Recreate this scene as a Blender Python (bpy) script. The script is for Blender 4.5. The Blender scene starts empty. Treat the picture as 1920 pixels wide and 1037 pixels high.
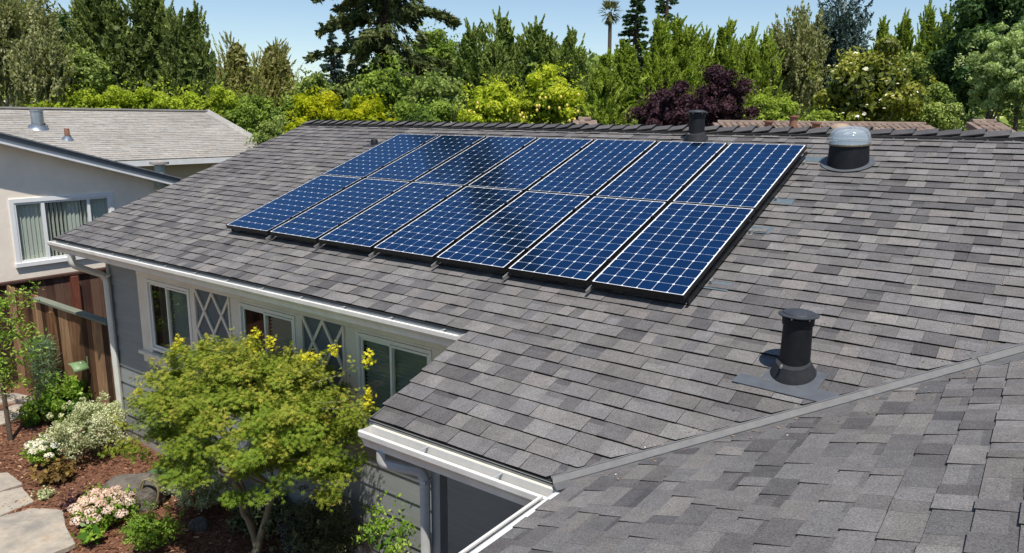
import bpy, math, random
import numpy as np
from mathutils import Vector, Matrix

R = math.radians
rng = np.random.default_rng(7)
random.seed(7)
scene = bpy.context.scene
COL = scene.collection

# ------------------------------------------------------------------ camera
F, YAW, PITCH, ROLL = 1396.95516, -0.629645678, 0.208957361, 0.0104283367
CAM = np.array([7.97855270, -5.12354605, 1.27923815])
S = 0.340508898                      # roof pitch
_f = np.array([math.sin(YAW)*math.cos(PITCH), math.cos(YAW)*math.cos(PITCH), -math.sin(PITCH)])
_r0 = np.array([math.cos(YAW), -math.sin(YAW), 0.0]); _u0 = np.cross(_r0, _f)
_r = math.cos(ROLL)*_r0 + math.sin(ROLL)*_u0
_u = -math.sin(ROLL)*_r0 + math.cos(ROLL)*_u0
cd = bpy.data.cameras.new('camera'); cam = bpy.data.objects.new('camera', cd); COL.objects.link(cam)
cd.sensor_width = 36.0; cd.lens = F/1920*36.0; cd.clip_start = 0.05; cd.clip_end = 2000
m = Matrix.Identity(4)
for i in range(3):
    m[i][0] = _r[i]; m[i][1] = _u[i]; m[i][2] = -_f[i]; m[i][3] = CAM[i]
cam.matrix_world = m
scene.camera = cam

# ------------------------------------------------------------------ sky, sun, exposure
SUN = np.array([0.327, -0.279, 0.902]); SUN /= np.linalg.norm(SUN)
world = bpy.data.worlds.new('World'); scene.world = world; world.use_nodes = True
wn = world.node_tree.nodes; wl = world.node_tree.links
sky = wn.new('ShaderNodeTexSky'); sky.sky_type = 'NISHITA'; sky.sun_disc = False
sky.sun_elevation = math.asin(SUN[2]); sky.sun_rotation = math.atan2(SUN[0], SUN[1])
sky.air_density = 1.0; sky.dust_density = 0.1; sky.ozone_density = 2.2
wl.new(sky.outputs[0], wn['Background'].inputs[0]); wn['Background'].inputs[1].default_value = 0.105
sd = bpy.data.lights.new('sun', 'SUN'); so = bpy.data.objects.new('sun', sd); COL.objects.link(so)
sd.energy = 4.8; sd.angle = R(0.53); sd.color = (1.0, 0.95, 0.87)
so.rotation_euler = Vector(SUN).to_track_quat('Z', 'Y').to_euler(); so.location = (20, -20, 40)
vs = scene.view_settings
vs.view_transform = 'Standard'; vs.look = 'None'; vs.exposure = 0.28; vs.gamma = 1.0; vs.use_curve_mapping = False

# ------------------------------------------------------------------ layout helpers
CX, CY = 960.0, 518.5
TAN = math.tan(S); COS = math.cos(S); SIN = math.sin(S)
H = 0.13                              # panel face above the shingles
def at(u, v, d):
    """point at depth d (m) on the sight line of photo pixel (u, v): used to read positions off the photograph"""
    return CAM + d*(_f + _r*(u-CX)/F - _u*(v-CY)/F)
def proj(P):
    d = np.asarray(P, float) - CAM; z = d @ _f
    return CX + F*(d@_r)/z, CY - F*(d@_u)/z, z
def onz(u, v, z):
    r = _f + _r*(u-CX)/F - _u*(v-CY)/F
    return CAM + r*((z-CAM[2])/r[2])
def zm(y): return y*TAN - H/COS       # main roof surface
G = -3.28                             # garden ground

# ------------------------------------------------------------------ material helpers
def mat(name, col=(0.5, 0.5, 0.5), rough=0.8, metal=0.0, spec=0.5):
    m = bpy.data.materials.new(name); m.use_nodes = True
    b = m.node_tree.nodes['Principled BSDF']
    b.inputs['Base Color'].default_value = (*col, 1); b.inputs['Roughness'].default_value = rough
    b.inputs['Metallic'].default_value = metal; b.inputs['Specular IOR Level'].default_value = spec
    return m
def bsdf(m): return m.node_tree.nodes['Principled BSDF']
def ramp(m, stops, fac):
    n = m.node_tree.nodes.new('ShaderNodeValToRGB'); e = n.color_ramp.elements
    while len(e) < len(stops): e.new(0.5)
    for k, (p, c) in enumerate(stops): e[k].position = p; e[k].color = (*c, 1)
    m.node_tree.links.new(fac, n.inputs[0]); return n.outputs[0]
def pos(m, scale=(1, 1, 1)):
    nt = m.node_tree; g = nt.nodes.new('ShaderNodeNewGeometry'); mp = nt.nodes.new('ShaderNodeMapping')
    mp.inputs['Scale'].default_value = scale
    nt.links.new(g.outputs['Position'], mp.inputs['Vector']); return mp.outputs[0]
def noise(m, scale, detail=4, rough=0.6, vec=None):
    nt = m.node_tree; n = nt.nodes.new('ShaderNodeTexNoise')
    n.inputs['Scale'].default_value = scale; n.inputs['Detail'].default_value = detail; n.inputs['Roughness'].default_value = rough
    nt.links.new(vec if vec is not None else pos(m), n.inputs['Vector']); return n.outputs['Fac']
def attr(m, name='shade'):
    n = m.node_tree.nodes.new('ShaderNodeAttribute'); n.attribute_name = name; return n.outputs['Fac']
def mul(m, a, b, op='MULTIPLY'):
    n = m.node_tree.nodes.new('ShaderNodeMath'); n.operation = op
    for k, x in enumerate((a, b)):
        if isinstance(x, (int, float)): n.inputs[k].default_value = x
        else: m.node_tree.links.new(x, n.inputs[k])
    return n.outputs[0]
def remap(m, x, a, b, c, d):
    n = m.node_tree.nodes.new('ShaderNodeMapRange')
    for k, v in zip((1, 2, 3, 4), (a, b, c, d)): n.inputs[k].default_value = v
    m.node_tree.links.new(x, n.inputs[0]); return n.outputs[0]
def tint(m, col, fac):                # colour * value
    n = m.node_tree.nodes.new('ShaderNodeVectorMath'); n.operation = 'SCALE'
    if isinstance(col, tuple): n.inputs[0].default_value = col
    else: m.node_tree.links.new(col, n.inputs[0])
    m.node_tree.links.new(fac, n.inputs['Scale']); return n.outputs[0]
def setc(m, out): m.node_tree.links.new(out, bsdf(m).inputs['Base Color'])
def bump(m, fac, strength=0.3, dist=0.01):
    n = m.node_tree.nodes.new('ShaderNodeBump'); n.inputs['Strength'].default_value = strength; n.inputs['Distance'].default_value = dist
    m.node_tree.links.new(fac, n.inputs['Height']); m.node_tree.links.new(n.outputs[0], bsdf(m).inputs['Normal'])
def noisy(name, col, rough=0.8, scale=6, lo=0.75, hi=1.2, bmp=0.15, metal=0, vscale=(1, 1, 1), spec=0.4, dist=0.01):
    m = mat(name, col, rough, metal, spec)
    n = noise(m, scale, 6, 0.65, pos(m, vscale)); setc(m, tint(m, col, remap(m, n, 0.3, 0.7, lo, hi)))
    if bmp: bump(m, noise(m, scale*6, 4), bmp, dist)
    return m

# shingles: grey asphalt granules, one tone per tab (attribute), black cut edges
def shingle_mat(name, stops, edge=(0.014, 0.013, 0.013), gr=125):
    m = mat(name, (0.2, 0.2, 0.2), 0.95, 0, 0.25)
    c = ramp(m, stops, attr(m))
    hu = m.node_tree.nodes.new('ShaderNodeMix'); hu.data_type = 'RGBA'; hu.inputs[6].default_value = (0.985, 0.997, 1.02, 1); hu.inputs[7].default_value = (1.025, 0.995, 0.97, 1)
    m.node_tree.links.new(attr(m, 'hue'), hu.inputs[0]); vm = m.node_tree.nodes.new('ShaderNodeVectorMath'); vm.operation = 'MULTIPLY'
    m.node_tree.links.new(c, vm.inputs[0]); m.node_tree.links.new(hu.outputs[2], vm.inputs[1]); c = vm.outputs[0]
    g1 = remap(m, noise(m, gr, 3, 0.95), 0.32, 0.68, 0.44, 1.78)
    g2 = remap(m, noise(m, 7, 6, 0.75), 0.3, 0.7, 0.80, 1.16)
    g3 = remap(m, noise(m, 0.7, 4, 0.6, pos(m, (1.6, 0.5, 0.5))), 0.3, 0.7, 0.88, 1.08)
    cc = tint(m, tint(m, tint(m, c, g1), g2), g3)
    mx = m.node_tree.nodes.new('ShaderNodeMix'); mx.data_type = 'RGBA'
    m.node_tree.links.new(attr(m, 'edge'), mx.inputs[0]); m.node_tree.links.new(cc, mx.inputs[6]); mx.inputs[7].default_value = (*edge, 1)
    setc(m, mx.outputs[2]); bump(m, noise(m, gr, 2, 0.7), 0.35, 0.002)
    return m
M = {}
M['shingle'] = shingle_mat('asphalt_shingle', [(0, (0.068, 0.065, 0.067)), (0.25, (0.094, 0.090, 0.090)), (0.55, (0.128, 0.122, 0.120)), (0.8, (0.155, 0.147, 0.142)), (1, (0.188, 0.178, 0.171))])
M['tan_shingle'] = shingle_mat('weathered_shingle', [(0, (0.25, 0.235, 0.212)), (0.5, (0.29, 0.272, 0.247)), (1, (0.33, 0.31, 0.282))], (0.17, 0.16, 0.145), 60)
M['deck'] = mat('roof_underlay', (0.02, 0.02, 0.02), 0.95)
M['gutter'] = noisy('painted_aluminium', (0.76, 0.735, 0.68), 0.35, 5, 0.82, 1.05, 0.03, vscale=(1, 1, 0.25))
M['gutter2'] = noisy('painted_aluminium_worn', (0.50, 0.49, 0.47), 0.45, 12, 0.85, 1.06, 0.03)
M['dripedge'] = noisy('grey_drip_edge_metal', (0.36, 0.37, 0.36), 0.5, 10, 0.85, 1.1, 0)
M['shade_liner'] = noisy('gutter_shade_liner', (0.30, 0.30, 0.285), 0.9, 20, 0.7, 1.15, 0.1)  # grey that paints shade into the gutter trough
M['apron'] = noisy('white_painted_metal', (0.80, 0.80, 0.79), 0.4, 4, 0.95, 1.03, 0)
M['pipe'] = noisy('cream_downspout_paint', (0.60, 0.60, 0.55), 0.45, 4, 0.9, 1.05, 0)
M['flash'] = noisy('grey_flashing_metal', (0.110, 0.120, 0.135), 0.5, 9, 0.85, 1.15, 0.03, 0.3)
M['flash_lite'] = noisy('zinc_flashing_metal', (0.13, 0.128, 0.128), 0.65, 14, 0.8, 1.15, 0.03, 0.1)
M['ventblack'] = noisy('black_vent_paint', (0.0060, 0.0066, 0.0085), 0.6, 14, 0.7, 1.6, 0.05, 0.0, spec=0.3)
M['ventcap'] = noisy('dusty_black_cap', (0.036, 0.040, 0.048), 0.6, 14, 0.7, 1.3, 0.05, 0.0)
M['cone'] = noisy('weathered_black_rubber', (0.020, 0.021, 0.024), 0.7, 30, 0.7, 1.3, 0.1, 0.0)
M['dark'] = mat('black_rubber', (0.012, 0.012, 0.012), 0.7)
M['frame'] = mat('black_anodised_frame', (0.012, 0.012, 0.013), 0.35, 0.4)
M['rail'] = noisy('mill_aluminium', (0.45, 0.44, 0.42), 0.45, 20, 0.8, 1.1, 0, 0.7)
M['siding'] = noisy('blue_grey_siding_paint', (0.245, 0.258, 0.252), 0.6, 3, 0.9, 1.08, 0.1, vscale=(0.6, 1, 6))
M['siding_low'] = M['siding']
M['trim'] = noisy('cream_trim_paint', (0.74, 0.68, 0.56), 0.55, 5, 0.9, 1.05, 0.04)
M['lattice_panel'] = noisy('blue_grey_panel_paint', (0.115, 0.135, 0.145), 0.6, 5, 0.9, 1.1, 0.05)
M['sash'] = noisy('white_vinyl', (0.78, 0.76, 0.69), 0.4, 5, 0.95, 1.03, 0)
M['sash2'] = noisy('white_vinyl_bright', (0.78, 0.78, 0.77), 0.4, 5, 0.96, 1.03, 0)
M['room'] = mat('dark_room', (0.035, 0.033, 0.03), 0.9)
M['blind'] = mat('ivory_blind', (0.32, 0.335, 0.27), 0.7)
M['screen'] = mat('insect_screen', (0.03, 0.03, 0.028), 0.8)
M['post'] = noisy('taupe_post_paint', (0.34, 0.335, 0.32), 0.6, 4, 0.9, 1.06, 0.05, vscale=(4, 4, 0.5))
M['stucco'] = noisy('cream_stucco', (0.87, 0.77, 0.65), 0.92, 1.6, 0.90, 1.06, 0.6, dist=0.006)
M['stucco_tan'] = noisy('tan_stucco', (0.46, 0.39, 0.29), 0.92, 3, 0.93, 1.05, 0.4)
M['fascia'] = noisy('white_fascia_paint', (0.70, 0.70, 0.70), 0.5, 4, 0.92, 1.04, 0.05)
M['greyboard'] = noisy('grey_board_paint', (0.13, 0.14, 0.155), 0.6, 5, 0.85, 1.15, 0.05)
M['concrete'] = noisy('concrete', (0.30, 0.28, 0.26), 0.9, 12, 0.8, 1.15, 0.3)
M['stone'] = noisy('sandstone_flag', (0.43, 0.375, 0.31), 0.85, 3.0, 0.72, 1.2, 0.35, dist=0.008)
m = M['stone']; _n = noise(m, 2.2, 5, 0.6); _n2 = noise(m, 9, 4, 0.6)
setc(m, tint(m, ramp(m, [(0.32, (0.22, 0.205, 0.185)), (0.48, (0.34, 0.30, 0.25)), (0.60, (0.40, 0.345, 0.275)), (0.70, (0.40, 0.27, 0.165))], _n), remap(m, _n2, 0.3, 0.7, 0.8, 1.12)))
M['rock'] = noisy('dark_boulder', (0.12, 0.105, 0.088), 0.9, 5, 0.5, 1.6, 0.9, dist=0.04)
M['palestone'] = noisy('pale_rounded_stone', (0.50, 0.43, 0.34), 0.85, 10, 0.8, 1.15, 0.3)
M['bark'] = noisy('grey_brown_bark', (0.11, 0.085, 0.06), 0.95, 10, 0.6, 1.4, 0.8, vscale=(3, 3, 0.5), dist=0.03)
M['redbark'] = noisy('red_brown_bark', (0.055, 0.036, 0.026), 0.95, 3, 0.6, 1.4, 0.9, vscale=(5, 5, 0.5), dist=0.04)
M['whitebark'] = noisy('pale_birch_bark', (0.55, 0.52, 0.46), 0.8, 5, 0.5, 1.1, 0.3, vscale=(1, 1, 3))
M['maplebark'] = noisy('smooth_green_grey_bark', (0.20, 0.18, 0.115), 0.8, 9, 0.7, 1.25, 0.2, vscale=(1, 1, 0.4))
M['clay'] = noisy('clay_tile', (0.20, 0.145, 0.115), 0.85, 5, 0.65, 1.3, 0.3)
M['claypipe'] = noisy('terracotta_pipe', (0.25, 0.12, 0.075), 0.8, 8, 0.8, 1.2, 0.2)
M['galv'] = noisy('galvanised_steel', (0.42, 0.45, 0.48), 0.35, 10, 0.8, 1.1, 0, 0.8)
M['lampgreen'] = noisy('verdigris_metal', (0.16, 0.26, 0.12), 0.5, 14, 0.8, 1.15, 0.05)
M['boxgreen'] = noisy('green_plastic_lid', (0.05, 0.16, 0.10), 0.5, 14, 0.85, 1.1, 0)
M['boxgrey'] = noisy('grey_mauve_plastic', (0.33, 0.31, 0.33), 0.6, 14, 0.85, 1.1, 0)
M['hose'] = noisy('khaki_hose', (0.24, 0.20, 0.12), 0.35, 20, 0.8, 1.15, 0)
M['bluepot'] = noisy('glazed_dark_blue_pot', (0.010, 0.014, 0.05), 0.2, 6, 0.8, 1.2, 0)

def wood(name, dark, mid, lite, sc=14, axis=2):
    m = mat(name, mid, 0.85, 0, 0.25)
    vsc = [9.0, 9.0, 9.0]; vsc[axis] = 0.55
    n1 = noise(m, sc*0.25, 6, 0.7, pos(m, tuple(vsc)))
    n2 = noise(m, 1.6, 3, 0.6)
    f = mul(m, mul(m, mul(m, n1, 0.6), mul(m, n2, 0.35), 'ADD'), mul(m, mul(m, attr(m), 0.6), -0.27, 'ADD'), 'ADD')
    setc(m, ramp(m, [(0.25, dark), (0.5, mid), (0.78, lite)], f)); bump(m, n1, 0.4, 0.006)
    return m
M['redwood_fence'] = wood('old_redwood_boards', (0.022, 0.010, 0.008), (0.060, 0.028, 0.021), (0.14, 0.080, 0.056))
M['brown_fence'] = wood('weathered_redwood_boards', (0.035, 0.017, 0.009), (0.145, 0.070, 0.033), (0.40, 0.25, 0.14))
M['capboard'] = wood('mossy_grey_cap_board', (0.10, 0.11, 0.085), (0.17, 0.185, 0.14), (0.28, 0.29, 0.22), 14, 0)
M['redpost'] = wood('red_brown_post', (0.07, 0.02, 0.012), (0.15, 0.045, 0.028), (0.25, 0.10, 0.06))

# solar cell: dark silicon under glass with a blue anti-reflection sheen
m = bpy.data.materials.new('blue_solar_cell'); m.use_nodes = True; nt = m.node_tree; M['cell'] = m
b = bsdf(m); b.inputs['Metallic'].default_value = 1.0; b.inputs['Roughness'].default_value = 0.11; b.inputs['Coat Weight'].default_value = 0.35; b.inputs['Coat Roughness'].default_value = 0.08
oi = nt.nodes.new('ShaderNodeObjectInfo')
b.inputs['Base Color'].default_value = (0.035, 0.185, 0.62, 1)
setc(m, tint(m, (0.006, 0.215, 0.49), remap(m, oi.outputs['Random'], 0, 1, 0.82, 1.10)))
df = nt.nodes.new('ShaderNodeBsdfDiffuse'); df.inputs[0].default_value = (0.007, 0.018, 0.048, 1)
mx = nt.nodes.new('ShaderNodeMixShader'); mx.inputs[0].default_value = 0.62
nt.links.new(df.outputs[0], mx.inputs[1]); nt.links.new(b.outputs[0], mx.inputs[2])
nt.links.new(mx.outputs[0], nt.nodes['Material Output'].inputs[0])
M['backsheet'] = mat('white_backsheet_under_glass', (0.86, 0.87, 0.88), 0.5); bsdf(M['backsheet']).inputs['Coat Weight'].default_value = 0.8; bsdf(M['backsheet']).inputs['Coat Roughness'].default_value = 0.03

def glass(name, tintc, fac=0.12, rough=0.01):
    m = bpy.data.materials.new(name); m.use_nodes = True; nt = m.node_tree; nt.nodes.remove(bsdf(m))
    gl = nt.nodes.new('ShaderNodeBsdfGlossy'); gl.inputs['Roughness'].default_value = rough; gl.inputs['Color'].default_value = (0.95, 0.97, 1, 1)
    tr = nt.nodes.new('ShaderNodeBsdfTransparent'); tr.inputs[0].default_value = (*tintc, 1)
    fr = nt.nodes.new('ShaderNodeLayerWeight'); fr.inputs[0].default_value = 0.5
    pw_ = nt.nodes.new('ShaderNodeMath'); pw_.operation = 'POWER'; pw_.inputs[1].default_value = 4.0; nt.links.new(fr.outputs['Facing'], pw_.inputs[0])
    ma_ = nt.nodes.new('ShaderNodeMath'); ma_.operation = 'MULTIPLY_ADD'; ma_.inputs[1].default_value = 0.5; ma_.inputs[2].default_value = fac; nt.links.new(pw_.outputs[0], ma_.inputs[0])
    mx = nt.nodes.new('ShaderNodeMixShader')
    nt.links.new(ma_.outputs[0], mx.inputs[0]); nt.links.new(tr.outputs[0], mx.inputs[1]); nt.links.new(gl.outputs[0], mx.inputs[2])
    nt.links.new(mx.outputs[0], nt.nodes['Material Output'].inputs[0]); return m
M['glass'] = glass('window_glass', (0.90, 0.93, 0.90), 0.03)
M['dome'] = glass('acrylic_dome', (0.94, 0.96, 0.98), 0.06, 0.06)
_nt = M['dome'].node_tree; _o = _nt.nodes['Material Output']; _sh = _o.inputs[0].links[0].from_socket
_d = _nt.nodes.new('ShaderNodeBsdfDiffuse'); _d.inputs[0].default_value = (0.62, 0.68, 0.72, 1); _x = _nt.nodes.new('ShaderNodeMixShader'); _x.inputs[0].default_value = 0.20
_nt.links.new(_sh, _x.inputs[1]); _nt.links.new(_d.outputs[0], _x.inputs[2]); _nt.links.new(_x.outputs[0], _o.inputs[0])

def leaf_mat(name, stops, transl=0.35, rough=0.62, spec=0.14, gain=1.35):
    m = bpy.data.materials.new(name); m.use_nodes = True; nt = m.node_tree; b = bsdf(m)
    b.inputs['Roughness'].default_value = rough; b.inputs['Specular IOR Level'].default_value = spec
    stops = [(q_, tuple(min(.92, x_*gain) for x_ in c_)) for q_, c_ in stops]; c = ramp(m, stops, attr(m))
    n = remap(m, noise(m, 1.3, 3), 0.3, 0.7, 0.85, 1.15)
    c = tint(m, c, n); nt.links.new(c, b.inputs['Base Color'])
    tr = nt.nodes.new('ShaderNodeBsdfTranslucent')
    sc = nt.nodes.new('ShaderNodeVectorMath'); sc.operation = 'MULTIPLY'; sc.inputs[1].default_value = (1.15, 1.25, 0.5)
    nt.links.new(c, sc.inputs[0]); nt.links.new(sc.outputs[0], tr.inputs[0])
    mx = nt.nodes.new('ShaderNodeMixShader'); mx.inputs[0].default_value = transl
    nt.links.new(b.outputs[0], mx.inputs[1]); nt.links.new(tr.outputs[0], mx.inputs[2])
    nt.links.new(mx.outputs[0], nt.nodes['Material Output'].inputs[0]); return m
def L3(a, b, c): return [(0, a), (0.5, b), (1, c)]
M['f_birch'] = leaf_mat('birch_leaves', L3((0.06, 0.064, 0.026), (0.14, 0.145, 0.062), (0.26, 0.26, 0.14)), gain=2.0)
M['f_dark'] = leaf_mat('dark_leaves', L3((0.012, 0.026, 0.010), (0.028, 0.055, 0.018), (0.06, 0.105, 0.03)), 0.25, gain=1.7)
M['f_juniper'] = leaf_mat('juniper_foliage', L3((0.026, 0.038, 0.011), (0.062, 0.082, 0.022), (0.135, 0.155, 0.040)), 0.2, gain=2.5)
M['f_juniper2'] = leaf_mat('mid_green_foliage', L3((0.034, 0.052, 0.013), (0.088, 0.117, 0.027), (0.17, 0.20, 0.052)), 0.25, gain=2.4)
M['f_spire'] = leaf_mat('bright_feathery_foliage', L3((0.06, 0.085, 0.014), (0.145, 0.185, 0.028), (0.25, 0.29, 0.05)), 0.4, gain=2.1)
M['f_olive'] = leaf_mat('olive_twiggy_foliage', L3((0.09, 0.085, 0.035), (0.17, 0.165, 0.06), (0.26, 0.25, 0.10)), gain=2.3)
M['f_spruce'] = leaf_mat('blue_green_needles', L3((0.022, 0.04, 0.036), (0.045, 0.07, 0.062), (0.08, 0.11, 0.095)), 0.1, gain=1.7)
M['f_redwood'] = leaf_mat('redwood_needles', L3((0.018, 0.030, 0.010), (0.050, 0.066, 0.022), (0.12, 0.125, 0.05)), 0.2, gain=1.9)
M['f_hedge'] = leaf_mat('bright_hedge_leaves', L3((0.095, 0.13, 0.014), (0.22, 0.27, 0.024), (0.35, 0.39, 0.045)), 0.4, gain=1.6)
M['f_hedged'] = leaf_mat('mid_hedge_leaves', L3((0.038, 0.065, 0.012), (0.10, 0.145, 0.022), (0.19, 0.24, 0.04)), 0.35, gain=1.9)
M['f_gold'] = leaf_mat('golden_privet_leaves', L3((0.17, 0.22, 0.008), (0.38, 0.42, 0.012), (0.60, 0.55, 0.03)), 0.45, gain=1.0)
M['f_lemon'] = leaf_mat('lemon_tree_leaves', L3((0.085, 0.13, 0.012), (0.27, 0.32, 0.022), (0.50, 0.48, 0.05)), 0.4, gain=1.5)
M['f_plum'] = leaf_mat('purple_plum_leaves', L3((0.018, 0.008, 0.012), (0.045, 0.020, 0.028), (0.10, 0.05, 0.058)), 0.2, gain=1.0)
M['f_magnolia'] = leaf_mat('magnolia_leaves', L3((0.04, 0.055, 0.008), (0.15, 0.17, 0.018), (0.34, 0.32, 0.06)), 0.25, 0.3, 0.5, gain=1.35)
M['f_pale'] = leaf_mat('pale_green_leaves', L3((0.08, 0.12, 0.04), (0.20, 0.25, 0.10), (0.38, 0.42, 0.22)), 0.35, gain=1.8)
M['f_maple'] = leaf_mat('maple_leaves', L3((0.058, 0.105, 0.013), (0.140, 0.190, 0.020), (0.32, 0.27, 0.05)), 0.34, gain=1.45)
M['f_mapletip'] = leaf_mat('yellow_maple_tips', L3((0.5, 0.46, 0.02), (0.66, 0.60, 0.03), (0.78, 0.70, 0.08)), 0.4, gain=1.0)
M['f_hebe'] = leaf_mat('cream_variegated_leaves', L3((0.14, 0.17, 0.06), (0.38, 0.40, 0.22), (0.68, 0.68, 0.48)), 0.25, gain=1.25)
M['f_laurel'] = leaf_mat('glossy_green_leaves', L3((0.05, 0.11, 0.015), (0.15, 0.25, 0.03), (0.34, 0.42, 0.08)), 0.35, 0.35)
M['f_rosem'] = leaf_mat('grey_green_blades', L3((0.05, 0.10, 0.045), (0.12, 0.19, 0.10), (0.24, 0.32, 0.20)), 0.3)
M['f_heuch'] = leaf_mat('bronze_leaves', L3((0.05, 0.035, 0.015), (0.14, 0.09, 0.03), (0.30, 0.20, 0.06)), 0.3)
M['f_darkshrub'] = leaf_mat('deep_green_shrub_leaves', L3((0.03, 0.045, 0.02), (0.075, 0.09, 0.045), (0.16, 0.175, 0.10)), 0.2)
M['petal'] = leaf_mat('pale_pink_petals', L3((0.60, 0.36, 0.26), (0.74, 0.55, 0.44), (0.84, 0.70, 0.66)), 0.2, gain=0.95)
M['petalw'] = leaf_mat('cream_white_petals', L3((0.66, 0.60, 0.40), (0.80, 0.77, 0.62), (0.88, 0.88, 0.84)), 0.2, gain=1.0)
M['lemonfruit'] = mat('lemon_peel', (0.74, 0.58, 0.12), 0.5)
M['f_palm'] = leaf_mat('palm_fronds', L3((0.05, 0.06, 0.025), (0.12, 0.13, 0.06), (0.25, 0.22, 0.13)), 0.2)

# mulch
m = mat('bark_mulch', (0.1, 0.05, 0.03), 0.95, 0, 0.2); M['mulch'] = m
n1 = noise(m, 55, 5, 0.8)
setc(m, ramp(m, [(0.3, (0.055, 0.026, 0.016)), (0.5, (0.165, 0.076, 0.046)), (0.66, (0.28, 0.140, 0.085)), (0.8, (0.44, 0.26, 0.16))], n1)); bump(m, n1, 0.9, 0.02)
m = mat('bark_chips', (0.1, 0.05, 0.03), 0.9, 0, 0.2); M['chips'] = m
setc(m, ramp(m, [(0, (0.05, 0.022, 0.013)), (0.6, (0.17, 0.075, 0.042)), (0.93, (0.28, 0.14, 0.08)), (1, (0.50, 0.34, 0.22))], attr(m)))
M['ground'] = noisy('dry_ground', (0.09, 0.085, 0.045), 0.95, 0.8, 0.6, 1.3, 0.4)

# ------------------------------------------------------------------ object helpers
def tag(o, label=None, cat=None, group=None, kind=None):
    if label: o['label'] = label
    if cat: o['category'] = cat
    if group: o['group'] = group
    if kind: o['kind'] = kind
    return o
def thing(name, loc, label=None, cat=None, group=None, kind=None):
    o = bpy.data.objects.new(name, None); COL.objects.link(o); o.location = tuple(float(x) for x in loc); o.empty_display_size = 0.1
    return tag(o, label, cat, group, kind)
def wloc(o):
    p = np.zeros(3)
    while o is not None:
        p += np.array(o.location); o = o.parent
    return p
def link(name, me, mt, parent=None):
    o = bpy.data.objects.new(name, me); COL.objects.link(o)
    if mt is not None and not me.materials: me.materials.append(mt)
    if parent is not None: o.parent = parent
    return o
def mesh_np(name, verts, faces4=None, faces=None, shade=None, edge=None, smooth=False, hue=None):
    me = bpy.data.meshes.new(name)
    verts = np.asarray(verts, np.float32)
    if faces4 is not None:
        nf = len(faces4); k = faces4.shape[1]
        me.vertices.add(len(verts)); me.vertices.foreach_set('co', verts.ravel())
        me.loops.add(nf*k); me.loops.foreach_set('vertex_index', faces4.astype(np.int32).ravel())
        me.polygons.add(nf); me.polygons.foreach_set('loop_start', np.arange(0, nf*k, k, dtype=np.int32))
        me.update(calc_edges=True)
    else:
        me.from_pydata(verts.tolist(), [], faces); me.update()
    for nm, a in (('shade', shade), ('edge', edge), ('hue', hue)):
        if a is not None:
            at_ = me.attributes.new(nm, 'FLOAT', 'FACE'); at_.data.foreach_set('value', np.asarray(a, np.float32))
    if smooth: me.polygons.foreach_set('use_smooth', np.ones(len(me.polygons), bool))
    return me

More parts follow.
